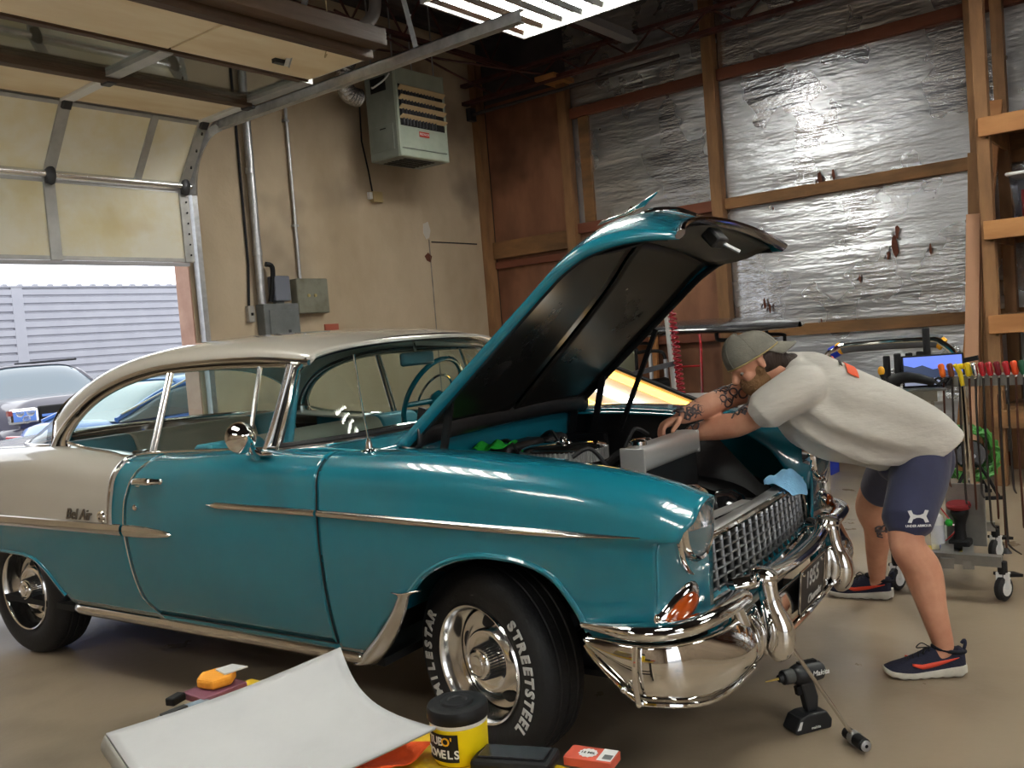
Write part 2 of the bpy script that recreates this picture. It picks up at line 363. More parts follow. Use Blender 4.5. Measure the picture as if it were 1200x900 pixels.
for k, (a, b) in enumerate((((8.3,6.6,4.3),(5.6,6.1,4.46)), ((8.3,5.8,4.3),(6.4,6.7,4.46)))):
    MB().tube([a, b], .012, 6).build('brace_rod', joist_m, ceiling)
# ================================================================ garage door (rolled up) with tracks
door = struct(empty('door_1', (0, 0, 0)))
cream_m = mat('aged_cream_panel', srgb(242, 238, 220), .6, col2=srgb(232, 220, 176), scale=2.2, lo=.45, hi=.72, bump=.06, bscale=25, bstretch=(.25, 1, 1), col3=srgb(206, 182, 122), scale3=1.3, lo3=.58, hi3=.85)
wcream_m = mat('pale_wood_panel', srgb(238, 222, 190), .6, col2=srgb(222, 198, 156), scale=3.5, stretch=(.25, 1, 1), bump=.08, bscale=24, bstretch=(.15, 1, 1))
stile_m = mat('grey_stile', (.40, .40, .39, 1), .45, .5, col2=(.5, .5, .48, 1), scale=8)
brownw_m = mat('dark_brown_timber', srgb(92, 70, 50), .6, col2=srgb(66, 48, 34), scale=4, stretch=(.15, 1, 1), bump=.2, bscale=20, bstretch=(.1, 1, 1))
doorglass = glassmat('door_glass', (.72, .76, .72, 1))
SX = [1.05, 2.19, 3.32, 4.45]
secs = [((6.95, 2.30), (6.95, 2.925), cream_m), ((6.95, 2.945), (6.56, 3.425), cream_m), ((6.54, 3.435), (5.93, 3.445), wcream_m), ((5.91, 3.445), (5.20, 3.44), None), ((5.18, 3.44), (4.56, 3.435), wcream_m)]
for si, (P0, P1, pmat) in enumerate(secs):
    p0 = Vector((0, P0[0], P0[1])); p1 = Vector((0, P1[0], P1[1])); v = (p1-p0); Ls = v.length; v.normalize(); nn = Vector((1,0,0)).cross(v); 
    if nn.y > 0 or (abs(nn.y) < .3 and nn.z > 0): nn = -nn
    rot = Matrix((Vector((1,0,0)), v, nn)).transposed(); mid = (p0+p1)/2
    for k in range(3):
        a, b = SX[k], SX[k+1]; c = Vector(((a+b)/2, 0, 0))+mid
        if pmat: MB().box(c, (b-a-.02, Ls-.03, .03), rot).build('panel', pmat, door, smooth=0, bevel=.003)
        else:
            MB().box(c, (b-a-.06, Ls-.06, .005), rot).build('pane', doorglass, door, smooth=0)
    for k, sx in enumerate(SX):   # stiles
        ww = .085 if pmat else .10
        MB().box(Vector((sx, 0, 0))+mid+nn*(.02 if pmat else .0), (ww, Ls, .03 if pmat else .06), rot).build('stile', stile_m if si < 2 or not pmat else white, door, smooth=0, bevel=.003)
    if si == 1:
        MB().box(Vector((4.03, 0, 0))+mid+nn*.02, (.06, Ls, .02), rot).build('stile', stile_m, door, smooth=0, bevel=.003)
    hm = stile_m if si != 3 else brownw_m
    for e, tt in ((p0, .02), (p1, -.02)):
        if si in (2, 4) : continue
        MB().box(Vector(((SX[0]+SX[-1])/2, 0, 0))+e+v*tt+nn*.004, (SX[-1]-SX[0], .05 if si == 3 else .03, .05 if si == 3 else .034), rot).build('rail', hm if si == 3 else (stile_m), door, smooth=0)
    for sx in SX:
        MB().box(Vector((sx, 0, 0))+p1+nn*.05, (.07, .10, .03), rot).build('hinge', darksteel, door, smooth=0, bevel=.008)
MB().cyl((SX[0], 6.90, 2.945), (SX[-1]+.06, 6.90, 2.945), .030, n=14).build('strut', mat('bright_strut', (.75,.75,.76,1), .25, .9), door)
for sx in SX[1:]:
    MB().ball((sx, 6.885, 2.945), (.045, .03, .085), 10, 8).build('strut_bracket', darksteel, door)
MB().bb(SX[0], SX[-1], 6.93, 6.97, 2.27, 2.30).build('bottom_seal', mat('grey_seal', (.45,.44,.46,1), .6), door, smooth=0)
MB().bb(SX[0], SX[-1]-.03, 4.47, 4.55, 3.40, 3.50).build('timber', brownw_m, door, smooth=0, bevel=.004)
MB().bb(SX[0], SX[-1]-.03, 4.33, 4.46, 3.45, 3.56).build('timber', brownw_m, door, smooth=0, bevel=.004)
MB().bb(SX[0], SX[-1], 5.87, 5.95, 3.39, 3.44).build('timber', brownw_m, door, smooth=0, bevel=.004)
for k in range(9):
    MB().cyl((4.47, 6.93, 2.36+.09*k) if k < 6 else (4.47, 6.80-.1*(k-6), 3.10+.12*(k-6)), (4.45, 6.895, 2.36+.09*k) if k < 6 else (4.44, 6.76-.1*(k-6), 3.07+.12*(k-6)), .008, n=6).build('bolt', black, door)
tr = MB(); prof = []
path = [(4.56, 3.30), (4.56, 6.42)]
tr.bb(4.535, 4.545, 3.30, 6.45, 3.345, 3.425); tr.bb(4.535, 4.575, 3.30, 6.45, 3.345, 3.353); tr.bb(4.535, 4.575, 3.30, 6.45, 3.417, 3.425); tr.bb(4.515, 4.535, 3.30, 6.45, 3.345, 3.350)
arc = [(6.45+.5*math.sin(a), 2.885+.5*math.cos(a)) for a in [PI/2*k/8 for k in range(9)]]
tr.tube([(4.555, y, z) for y, z in arc], .05, 4, up=(1,0,0)); tr.bb(4.53, 4.58, 6.925, 7.0, 0, 2.885)
tr.build('track', steel, door, smooth=0)
MB().bb(4.585, 4.60, 6.98, 7.015, 0, 3.0).build('track_angle', darksteel, door, smooth=0)
def perforated(name, a, b, parent, w=.034):
    m = MB(); a = Vector(a); b = Vector(b); m.bar(a, b, w, .004); d = (b-a).normalized(); m.bar(a+Vector((w/2,0,0)), b+Vector((w/2,0,0)), .004, w); return m.build(name, steel, parent, smooth=0)
perforated('track_hanger', (4.55, 4.20, 3.40), (4.38, 4.42, 5.0), door)
perforated('door_arm', (4.02, 4.90, 3.38), (3.9, 4.3, 4.0), door)
MB().box((3.98, 4.92, 3.41), (.09, .04, .03)).build('arm_bracket', darksteel, door)
cord = spts([(3.98,4.40,5.0),(4.0,4.42,4.2),(4.02,4.45,3.62),(4.05,4.5,3.45),(4.12,4.62,3.39),(4.05,4.52,3.37)], 24)
tag(MB().tube(cord, .004, 5).build('pull_cord', mat('cord', srgb(170,150,110), .7)), 'thin tan pull cord dangling in front of the raised garage door', 'cord')
# ================================================================ light fixtures on the ceiling
tube_m = mat('fluorescent_tube', (1, 1, 1, 1), .3, emit=(1, .98, .92, 1), es=TUBE)
refl_m = mat('polished_reflector', (.80, .84, .80, 1), .18, 1.)
def fixture():
    r = empty('high_bay_light', (0, 0, 0))
    b = MB(); b.bb(-.62, .62, -.60, .60, .05, .075); b.build('housing', refl_m, r, smooth=0)
    b = MB(); b.bb(-.64, .64, -.62, -.60, -.02, .075); b.bb(-.64, .64, .60, .62, -.02, .075); b.bb(-.64, -.62, -.62, .62, -.02, .075); b.bb(.62, .64, -.62, .62, -.02, .075); b.build('frame', white, r, smooth=0)
    for k in range(6):
        y = -.5+.2*k
        MB().cyl((-.585, y, .015), (.585, y, .015), .018, n=10).build('tube', tube_m, r)
        g = MB(); g.prism([(-.095,.0),(-.03,.048),(.03,.048),(.095,.0),(.09,.0),(.028,.044),(-.028,.044),(-.09,.0)], (0,1,0), (0,0,1), (1,0,0), (-.6, y, 0), 1.2); g.build('reflector', refl_m, r, smooth=0)
    for sx in (-.5, .5): MB().cyl((sx, 0, .075), (sx, 0, .98), .006, n=6).build('hanger', steel, r)
    return r
f0 = fixture(); f0.location = (5.74, 4.0, 3.99); tag(f0, 'six-tube fluorescent light hanging above the open hood', 'light', 'ceiling lights')
for k, (x, y) in enumerate(((5.74, .2), (5.74, -3.2), (1.2, .2), (1.2, -3.2), (1.2, 4.0), (-3., .2), (-3., 4.0))):
    r = copyobj(f0); r.location = (x, y, 3.99); r['label'] = 'fluorescent light hanging elsewhere under the ceiling of the shop'
    for ch in list(f0.children): copyobj(ch, parent=r)
# ================================================================ outdoors: ribbed white wall, sky
siding_m = mat('white_siding', srgb(172, 173, 182), .5, col2=srgb(164, 165, 175), scale=2)
SY = 19.0
sroot = empty('metal_building', (0, SY, 0)); tag(sroot, 'long white building wall of horizontal ribbed metal siding in the yard', 'building')
for bx0, bx1 in ((-8, 8.13), (8.31, 22)):
    m = MB(); z = -.03
    nrib = 20; hh = 3.28/nrib
    for k in range(nrib):
        z0 = -.03+k*hh
        m.prism([(0, z0), (-.045, z0+.012), (-.045, z0+hh-.05), (0, z0+hh-.03), (0, z0+hh), (.05, z0+hh), (.05, z0)], (0,1,0), (0,0,1), (1,0,0), (bx0, 0, 0), bx1-bx0)
    m.build('siding', siding_m, sroot, smooth=0)
MB().bb(8.11, 8.33, -.05, .06, -.03, 3.25).build('corner_strip', siding_m, sroot, smooth=0, bevel=.01)
cp = MB(); cp.bb(-8, 22, -.06, .2, 3.25, 3.28); cp.build('cap_flashing', siding_m, sroot, smooth=0)
kn = MB().box((0, -.02, 3.295), (.09, .09, .035)); k0 = kn.build('roof_rib', siding_m, sroot, smooth=0); k0.location = (6.5, 0, 0)
for k in range(1, 24):
    c = copyobj(k0); c.location = (6.5+.3*k, 0, 0)
MB().prism([(0,0),(12,0),(12,.8),(3,.38)], (1,0,0), (0,0,1), (0,1,0), (11.0, 3.5, 3.28), 6).build('far_roof', mat('pale_roof', (.7,.73,.78,1), .5), sroot, smooth=0)
# ================================================================ the classic car (local axes: x forward, y left, z up, origin under front axle)
teal = mat('teal_paint', (.005, .148, .205, 1), .26, coat=1., spec=.5, col2=(.006, .16, .22, 1), scale=2)
ivory = mat('ivory_paint', (.47, .44, .385, 1), .3, coat=1.)
glass = glassmat('car_glass', (.86, .95, .93, 1))
under_m = mat('underbody_black', (.008, .008, .008, 1), .75)
engblk = mat('engine_black', (.008, .008, .009, 1), .4, col2=(.016, .016, .016, 1), scale=12)
tealint = mat('teal_vinyl', srgb(56, 140, 160), .45, bump=.05, bscale=60)
greyint = mat('silver_grey_cloth', srgb(190, 186, 170), .7, bump=.1, bscale=90)
amber = mat('amber_lens', (.36, .055, .005, 1), .12, coat=1., trans=.15)
lens_m = mat('headlight_lens', (.95, .96, .96, 1), .04, trans=.9, coat=1., bump=.35, bscale=14, bstretch=(1, 2.5, .35))
alum = mat('brushed_aluminium', (.66, .66, .65, 1), .36, .7, bump=.05, bscale=60)
hoodin = mat('hood_underside_black', (.010, .009, .008, 1), .26, .0, spec=.4, col2=(.014, .012, .010, 1), scale=2.0, rough2=.32)
car = empty('classic_car', (3.04808, 2.07226, 0), -1.4866518)
tag(car, 'teal and ivory two-door classic car with its hood raised', 'car')
def cb(m, name, mt, parent=None, **k): return m.build(name, mt, parent or car, **k)
def both(fn, name, mt, parent=None, **k):
    """fn() returns an MB of the right side; builds right and mirrored left"""
    return cb(fn(), name, mt, parent, **k), cb(fn().mirror(), name, mt, parent, **k)
WT = [(.28,.85),(.33,.872),(.37,.888),(.45,.908),(.55,.924),(.65,.934),(.75,.939),(.85,.937),(.93,.928),(1.0,.91),(1.1,.87)]
TT = [(-4.2,.90),(-3.9,.945),(-3.4,.985),(-2.9,1.0),(.2,1.0),(.5,.992),(.75,.972),(.9,.945)]
ZP = [(-4.2,1.03),(-3.6,1.06),(-2.9,1.078),(-2.45,1.088),(-2.15,1.07),(-1.85,1.05),(-1.5,1.058),(-1.1,1.075),(-.6,1.068),(-.25,1.068),(.24,1.040),(.54,1.012),(.72,.976),(.80,.945),(.86,.922)]
def Wf(z): return interp(WT, z)
def Tf(x): return interp(TT, x)
def zpk(x): return interp(ZP, x)
CUT = [(.05,1.036),(.2,1.022),(.3,1.0),(.43,.955),(.59,.862),(.66,.77),(.72,.71),(.85,.70)]
YIN = [(.2,.655),(.35,.645),(.5,.60),(.66,.565),(.8,.56)]
def sec(x, v, zlo, yin=.66, zhi=None):
    """point on right body side; v 0..1 from the bottom edge up and over the shoulder"""
    zp = zpk(x); T = Tf(x)
    if zhi is not None:
        z = lerp(zlo, zhi, v); zs = zp-.14
        if z <= zs: y = Wf(z)*T
        else:
            s_ = min(1, (z-zs)/.14); y = .80*T+(Wf(zs)-.80)*T*max(0, 1-s_**2.2)**(1/2.2)
    elif v < .55:
        z = lerp(zlo, zp-.14, v/.55); y = Wf(z)*T
    elif v < .78:
        a = (v-.55)/.23*PI/2; y = .80*T+(Wf(zp-.14)-.80)*T*math.cos(a)**.9; z = zp-.14+.14*math.sin(a)**.9
    else:
        t = (v-.78)/.22
        if x > .05:
            k = sstep(.05, .35, x); yi = lerp(yin, interp(YIN, x), k); zc = lerp(zp-.012, interp(CUT, x), k)
            ya = lerp(.80*T, yi, lerp(t, math.sin(t*PI/2), k)); za = zc+(zp-zc)*lerp(1-t*t, math.cos(t*PI/2), k); y, z = ya, za
        else: y = lerp(.80*T, yin, t); z = zp-.012*t*t
    if x > .42 and z < .83 and v < .7: y -= .014*sstep(.42, .72, x)*sstep(.835, .80, z)
    return Vector((x, -y, z))
def panel(xa, xb, zlo, nu=40, nv=26, yin=.66, zhi=None, two=False):
    m = MB()
    def fn(u, v):
        z = lerp(.4, 1.0, v); x = 0
        for _ in range(6):
            x = lerp(xa(z), xb(z, v) if two else xb(z), u); p = sec(x, v, zlo(x), yin, zhi(x) if zhi else None); z = p.z
        return p
    return m.grid(fn, nu, nv)
ARCHF = [(-.60,.345),(-.47,.345),(-.43,.36),(-.36,.45),(-.27,.53),(-.19,.60),(-.10,.68),(-.03,.715),(.05,.74),(.15,.752),(.24,.748),(.32,.732),(.38,.705),(.43,.65),(.465,.59),(.49,.535),(.52,.525),(.9,.525)]
ARCHR = [(-4.2,.44),(-3.9,.40),(-3.56,.37),(-3.50,.40),(-3.40,.50),(-3.28,.555),(-3.1,.575),(-2.85,.578),(-2.66,.574),(-2.55,.555),(-2.47,.51),(-2.40,.435),(-2.35,.375),(-2.3,.352),(-1.6,.352)]
zf = lambda x: interp(ARCHF, x); zr = lambda x: interp(ARCHR, x)
XFR = [(.40,.70),(.525,.70),(.60,.705),(.70,.715),(.79,.72),(.82,.725),(.835,.760),(.855,.80),(.89,.832),(.93,.836),(1.1,.835)]
DREAR = [(.30,-1.60),(.36,-1.63),(.39,-1.665),(.44,-1.73),(.52,-1.752),(.59,-1.762),(.74,-1.77),(.85,-1.755),(.93,-1.72),(.99,-1.68),(1.05,-1.62),(1.1,-1.60)]
SASH = [(.70,-1.87),(.77,-1.862),(.88,-1.845),(.97,-1.825),(1.04,-1.80),(1.1,-1.79)]
dfx = lambda z: -.588
fender = both(lambda: panel(lambda z: -.583, lambda z, v: (interp(XFR, z) if v < .78 else lerp(.835, .745, sstep(.78, 1., v))), zf, 84, 56, .655, two=True), 'front_fender', teal, solid=.012, smooth=50)
doors = both(lambda: panel(lambda z: interp(DREAR, z)+.005, dfx, lambda x: .372, 50, 34, .775), 'door', teal, solid=.012, smooth=50)
both(lambda: panel(lambda z: -4.15, lambda z: min(-1.6, interp(DREAR, z)), zr, 110, 16, zhi=lambda x: .735), 'lower_quarter_panel', teal, solid=.012, smooth=50)
both(lambda: panel(lambda z: -4.15, lambda z: interp(SASH, z), lambda x: .735, 80, 26, .70), 'upper_quarter_panel', ivory, solid=.012, smooth=50)
both(lambda: panel(lambda z: interp(SASH, z), lambda z: interp(DREAR, z), lambda x: .735, 14, 26, .76), 'quarter_accent_panel', teal, solid=.012, smooth=50)
# sill under door, dark inner shell
both(lambda: MB().grid(lambda u, v: sec(lerp(-1.66, -.585, u), v, .335, zhi=.368), 30, 3), 'door_sill', teal, solid=.01)
def innershell():
    m = MB(); m.bb(-2.28, -.60, -.84, -.80, .30, 1.0); m.bb(-3.6, -2.28, -.84, -.80, .62, 1.0); return m
both(innershell, 'inner_shell', under_m, smooth=0)
cb(MB().bb(-3.9, -.45, -.80, .80, .27, .30), 'floor_pan', under_m, smooth=0)
# rolled wheel-arch lips
def lip(tab, x0, x1, n, off=.004):
    pts = []
    for i in range(n):
        x = lerp(x0, x1, i/(n-1)); z = interp(tab, x); p = sec(x, 0, z, zhi=z+.01); pts.append(p+Vector((0, .002, off)))
    return MB().tube(pts, .011, 8)
both(lambda: lip(ARCHF, -.19, .485, 60), 'arch_lip', teal, fender[0])
both(lambda: lip(ARCHR, -3.48, -2.36, 60), 'arch_lip', teal)
# wheel housings
def housing(cx, rx, z0, rz):
    return lambda: MB().grid(lambda u, v: (cx+rx*math.cos(PI*u), -lerp(.87, .42, v), z0+rz*math.sin(PI*u)**.45), 24, 2)
both(housing(.02, .54, .34, .43), 'wheel_housing', under_m); both(housing(-2.92, .62, .33, .28), 'wheel_housing', under_m)
def backing():
    m = MB(); m.prism([(.5,.3),(.5,.8),(.6,1.0),(-.45,1.0),(-.45,.3),(-.40,.30),(-.40,.80),(.42,.80),(.42,.3)], (1,0,0), (0,0,1), (0,1,0), (0,-.86,0), .02); return m
# front lower face of each fender, around the headlight, and valance between
def nose():
    m = MB()
    def fn(u, v):
        z = lerp(.525, .824, v); ysd = (Wf(z)*Tf(.7)-.014); x0 = interp(XFR, z)
        a = u*PI/2
        return (x0-.003+.05*math.sin(a)*(1-.3*v), -lerp(ysd, .57, 1-math.cos(a)) , z)
    return m.grid(fn, 18, 12)
both(nose, 'fender_nose', teal, smooth=60, solid=.006)
def headbucket():
    m = MB(); m.grid(lambda u, v: (lerp(.60, .765, v), -.69+.135*math.cos(2*PI*u), .835+.135*math.sin(2*PI*u)), 28, 2, cu=True)
    return m
cb(MB().grid(lambda u, v: (.70+.05*math.sin(PI*v)-.0, lerp(-.62, .62, u), lerp(.40, .545, v)), 20, 8), 'front_valance', teal, solid=.01)
cb(MB().grid(lambda u, v: (.712+.03*math.sin(PI*v), lerp(-.66, .66, u), lerp(.50, .575, v)), 20, 6), 'grille_sill', teal, solid=.01)
# headlights
def hl_bezel(): return MB().lathe([(.112,-.02),(.116,.005),(.115,.02),(.106,.034),(.098,.030),(.095,.018),(.095,0)], (.74,-.69,.835), (1,0,0), 32)
hb = both(hl_bezel, 'headlight_bezel', chrome)
def hl_lens(): return MB().lathe([(.0005,.050),(.03,.048),(.06,.040),(.085,.026),(.098,.008)], (.752,-.69,.835), (1,0,0), 32)
both(hl_lens, 'headlight_lens', lens_m)
both(lambda: MB().lathe([(.001,-.05),(.05,-.035),(.08,-.01),(.095,.012)], (.75,-.69,.835), (1,0,0), 24), 'reflector', chrome)
def hl_skirt():  # chrome cheek beside the lens
    return MB().grid(lambda u, v: Vector((.715+.055*math.sin(PI*u), -.69-.132*math.cos(lerp(-.2, 1.1, v))-.012*math.sin(PI*u), .83-.150*math.sin(lerp(-.2, 1.1, v)))), 6, 12)
both(hl_skirt, 'headlight_trim', chrome, solid=.004)
# parking lights
def prk(c, r, rot): return MB().ball(c, r, 20, 14, rot)
_d = Vector((.045,.175,.062)).normalized(); _n = Vector((.75,-.62,.0)); _n = (_n-_d*_n.dot(_d)).normalized(); rt = Matrix((_d, _d.cross(_n)*-1, _n)).transposed()
both(lambda: prk(Vector((.706,-.800,.615))+_n*.022, (.108,.046,.034), rt), 'parking_light_bezel', chrome)
both(lambda: prk(Vector((.712,-.806,.605))+_n*.036, (.082,.033,.030), rt), 'parking_light_lens', amber)
# grille: surround, egg-crate bars, dark cavity
GYH, GZ0, GZ1, GXX = .56, .545, .745, .715
def gx(y, z): return GXX+.035*(1-(y/.62)**2)-.05*(z-.55)
fr = MB(); loop = [(-GYH,GZ0),(-.3,GZ0-.005),(0,GZ0-.008),(.3,GZ0-.005),(GYH,GZ0),(GYH+.015,.64),(GYH-.02,GZ1),(.3,GZ1+.006),(0,GZ1+.008),(-.3,GZ1+.006),(-GYH+.02,GZ1),(-GYH-.015,.64)]
fr.tube([(gx(y, z)+.005, y, z) for y, z in loop], .013, 8, closed=True); grille = cb(fr, 'grille_surround', chrome)
cb(MB().grid(lambda u, v: (gx(lerp(-.55, .55, u), .74)-lerp(-.012, .06, v), lerp(-.56, .56, u), .757+.004*v), 20, 2), 'grille_top_panel', alum, solid=.01)
gm = mat('satin_grille_bars', (.24, .245, .25, 1), .34, .9)
for i in range(18):
    y = lerp(-.53, .53, i/17)
    b = MB(); b.grid(lambda u, v: (gx(y, lerp(.55, .745, u))-lerp(0, .03, v), y, lerp(.55, .745, u)), 6, 2); cb(b, 'grille_bar', gm, grille, solid=.004)
for j in range(1, 7):
    z = lerp(.545, .745, j/7)
    b = MB(); b.grid(lambda u, v: (gx(lerp(-.55, .55, u), z)-.002-lerp(0, .028, v), lerp(-.55, .55, u), z), 24, 2); cb(b, 'grille_bar', gm, grille, solid=.0035)
cb(MB().grid(lambda u, v: (.655, lerp(-.56, .56, u), lerp(.53, .75, v)), 2, 2), 'grille_backing', mat('grille_dark', (.03, .03, .032, 1), .6))
# ---------------------------------------------------------------- front bumper
bump = empty('front_bumper', (0,0,0), parent=car)
def bplan(s):
    """plan curve of the bumper face (right half), s 0 = rear tip at the side, 1 = centre"""
    return spline([(.475,-.935),(.60,-.955),(.70,-.95),(.79,-.90),(.845,-.80),(.865,-.66),(.872,-.50),(.885,-.42),(.893,-.3),(.90,-.15),(.905,0)], s)
def bn(s):
    a = bplan(max(0, s-.01)); b = bplan(min(1, s+.01)); t = (Vector((b[0], b[1]))-Vector((a[0], a[1]))).normalized(); return Vector((-t.y*-1, -t.x, 0)) if False else Vector((t.y, -t.x, 0))
def bpt(s, off, z):
    p = bplan3(s); n = bn(s); return Vector((p.x+n.x*off, p.y+n.y*off, z))
_bp = [(.475,-.935,0),(.60,-.955,0),(.70,-.95,0),(.775,-.90,0),(.82,-.80,0),(.84,-.66,0),(.845,-.50,0),(.852,-.42,0),(.86,-.3,0),(.866,-.15,0),(.87,0,0)]
def bplan(s): return spline(_bp, s)
bplan3 = bplan
def wing():   # lower blade from the side tip round the corner to the guard
    def fn(u, v):
        s = lerp(.0, .68, u); ztop = .535-.012*sstep(.25, .6, s); zb_ = lerp(.52, .365, sstep(-.02, .17, s)**.7)-.035*sstep(.2, .5, s)+.05*sstep(.60, .68, s)
        z = lerp(zb_, ztop, v); bul = .020*math.sin(PI*v)**.8+.05*math.exp(-((s-.52)/.10)**2)*math.sin(PI*v)
        return bpt(s, bul-.006*(1-v)-.02, z)
    return MB().grid(fn, 60, 14)
both(wing, 'wing', chrome, bump, solid=.008, smooth=60)
def wingrib():
    return MB().tube([bpt(.155, .002+.016*math.sin(PI*t), lerp(.535, .362, t)) for t in [i/10 for i in range(11)]], .008, 8)
both(wingrib, 'wing_rib', chrome, bump)
both(lambda: MB().tube([bpt(lerp(.0, .67, i/40), -.012, lerp(.52, .365, sstep(-.02, .17, lerp(0, .67, i/40))**.7)-.035*sstep(.2, .5, lerp(0, .67, i/40))+.05*sstep(.60, .68, lerp(0, .67, i/40))) for i in range(41)], .008, 8), 'wing_edge', chrome, bump)
both(lambda: MB().ball(bpt(.115, .008, .405), .011, 10, 8), 'bumper_bolt', chrome, bump)
def rail():   # tubular top rail of the wing
    pts = [bpt(s, -.012, .568+.010*math.sin(PI*s)) for s in [lerp(-.0, .56, i/36) for i in range(37)]]
    r = [.016+.020*sstep(0, .3, i/36) for i in range(37)]
    e = pts[-1]; t = (pts[-1]-pts[-2]).normalized()
    for k in (1, 2, 3, 4): a = k/4*PI/2*.97; pts.append(e+t*.036*math.sin(a)); r.append(.036*math.cos(a)+.001)
    p0 = pts[0]; t0 = (pts[0]-pts[1]).normalized(); pts.insert(0, p0+t0*.016); r.insert(0, .003)
    return MB().tube(pts, r, 14, flat=.72, up=(0,0,1))
both(rail, 'top_rail', chrome, bump)
def rpost(): return MB().tube([bpt(.545, -.03, .57), bpt(.55, -.022, .53), bpt(.555, -.016, .49)], [.030, .027, .032], 12)
both(rpost, 'rail_post', chrome, bump)
def pod(): return MB().ball(bpt(.60, -.03, .425), (.065, .085, .085), 20, 14)
both(pod, 'wing_pod', chrome, bump)
def guard():
    pts = [(.845,-.405,.61),(.862,-.405,.59),(.868,-.405,.55),(.878,-.405,.50),(.895,-.405,.45),(.898,-.405,.41),(.885,-.405,.375),(.86,-.405,.36)]
    return MB().tube(spts(pts, 22), [interp([(0,.022),(.12,.030),(.35,.030),(.6,.042),(.85,.046),(.95,.036),(1,.012)], i/21) for i in range(22)], 16, flat=1.05)
both(guard, 'bumper_guard', chrome, bump)
both(lambda: MB().lathe([(.001,.020),(.025,.018),(.042,.010),(.046,0),(.042,-.010),(.032,-.014)], (.856,-.405,.612), (.25,0,1), 20), 'guard_cap', chrome, bump)
def crail():
    pts = [(.77,-.47,.585),(.83,-.40,.59),(.862,-.2,.585),(.868,0,.582),(.862,.2,.585),(.83,.40,.59),(.77,.47,.585)]
    return MB().tube(spts(pts, 40), .030, 12, flat=.8)
cb(crail(), 'centre_rail', chrome, bump)
cb(MB().grid(lambda u, v: (.852+.012*math.sin(PI*v)+.012*math.cos(PI*(u-.5)), lerp(-.43, .43, u), lerp(.365, .515, v)), 24, 8), 'centre_blade', chrome, bump, solid=.008)
cb(MB().tube([(.855+.014*math.cos(PI*(u/20-.5)), lerp(-.43, .43, u/20), .365) for u in range(21)], .012, 8), 'centre_edge', chrome, bump)
plate_m = mat('black_plate', (.015, .015, .016, 1), .4); platel = mat('plate_lettering', (.5, .5, .49, 1), .4, .3)
pr_ = Matrix.Rotation(math.radians(6), 3, 'Y')
pl = cb(MB().box((.890, 0, .478), (.006, .305, .155), pr_), 'license_plate', plate_m, bump, bevel=.003)
plf = MB()
for a in (-1, 1): plf.box(V(.894, 0, .478)+pr_ @ V(0, 0, a*.076), (.004, .31, .004), pr_); plf.box(V(.894, a*.153, .478), (.004, .004, .155), pr_)
plf.build('plate_rim', chrome, pl, smooth=0)
text('plate_digits', '1955', .085, platel, pl, frame((.896, .0, .500), (0,1,0), pr_ @ V(0,0,1)), bold=.001)
text('plate_script', 'Chevrolet', .042, platel, pl, frame((.898, .0, .435), (0,1,0), pr_ @ V(0,0,1)), shear=.35)
for sy in (-.12, .12): MB().ball((.899, sy, .535), .007, 8, 6).build('plate_bolt', chrome, pl)
# ---------------------------------------------------------------- trims
def strip(path, prof, n=40):
    """path(s)->(point), ribbon of width prof(s) lying on the body side, slightly proud"""
    m = MB()
    def fn(u, v):
        c, hw = path(u); a = PI*v; z = c.z+hw*math.cos(a)*-1; p = sec(c.x, 0, z, zhi=z+.001)
        return (p.x, p.y-.014*math.sin(a)*min(1, hw/.008), p.z)
    return m.grid(fn, n, 7)
def ftrim(x0, x1):
    def path(u):
        x = lerp(x0, x1, u); z = interp([(-1.2,.872),(-.57,.862),(.13,.845),(.44,.840),(.68,.838)], x); hw = .013*min(1, sstep(-1.2, -1.12, x)*1.+.15)*(1 if x < .40 else lerp(1, .12, (x-.40)/.28))
        return Vector((x, 0, z)), hw
    return lambda: strip(path, None)
both(ftrim(-.578, .68), 'side_moulding', stainless, fender[0]); 
for sgn in (0, 1):
    m_ = ftrim(-1.2, -.592)(); (m_.mirror() if sgn else m_).build('side_moulding', stainless, doors[sgn])
def rtrim():
    def path(u):
        x = lerp(-4.12, -1.785, u); return Vector((x, 0, .7405)), .026
    return strip(path, None, 50)
both(rtrim, 'quarter_moulding', stainless)
def rtip():
    def path(u):
        x = lerp(-1.765, -1.44, u); return Vector((x, 0, .7405-.003*u)), .026*math.sqrt(max(0, 1-u*u))+.001
    return strip(path, None, 24)
for sgn in (0, 1): m_ = rtip(); (m_.mirror() if sgn else m_).build('moulding_tip', stainless, doors[sgn])
def sash():
    pts = []
    for i in range(16):
        z = lerp(.765, 1.04, i/15); x = interp(SASH, z); p = sec(x, 0, z, zhi=z+.001); pts.append(p+Vector((0, -.003, 0)))
    pts += [sec(-1.80-.02, .86, .735)+Vector((0,-.003,.004)), sec(-1.90, .97, .735, .76)+Vector((0,0,.006))]
    return MB().tube(spts(pts, 40), .014, 8)
both(sash, 'sash_moulding', stainless)
def rocker():
    def fn(u, v):
        x = lerp(-2.36, -.46, u); a = v*PI; e = min(1, (x+2.36)/.06+.2); z = lerp(.35, .295, v)
        return (x, -(.868+.022*math.sin(a)*e)+.03*(1-e), z-.006*(1-e))
    return MB().grid(fn, 50, 8)
both(rocker, 'rocker_moulding', stainless, solid=.004)
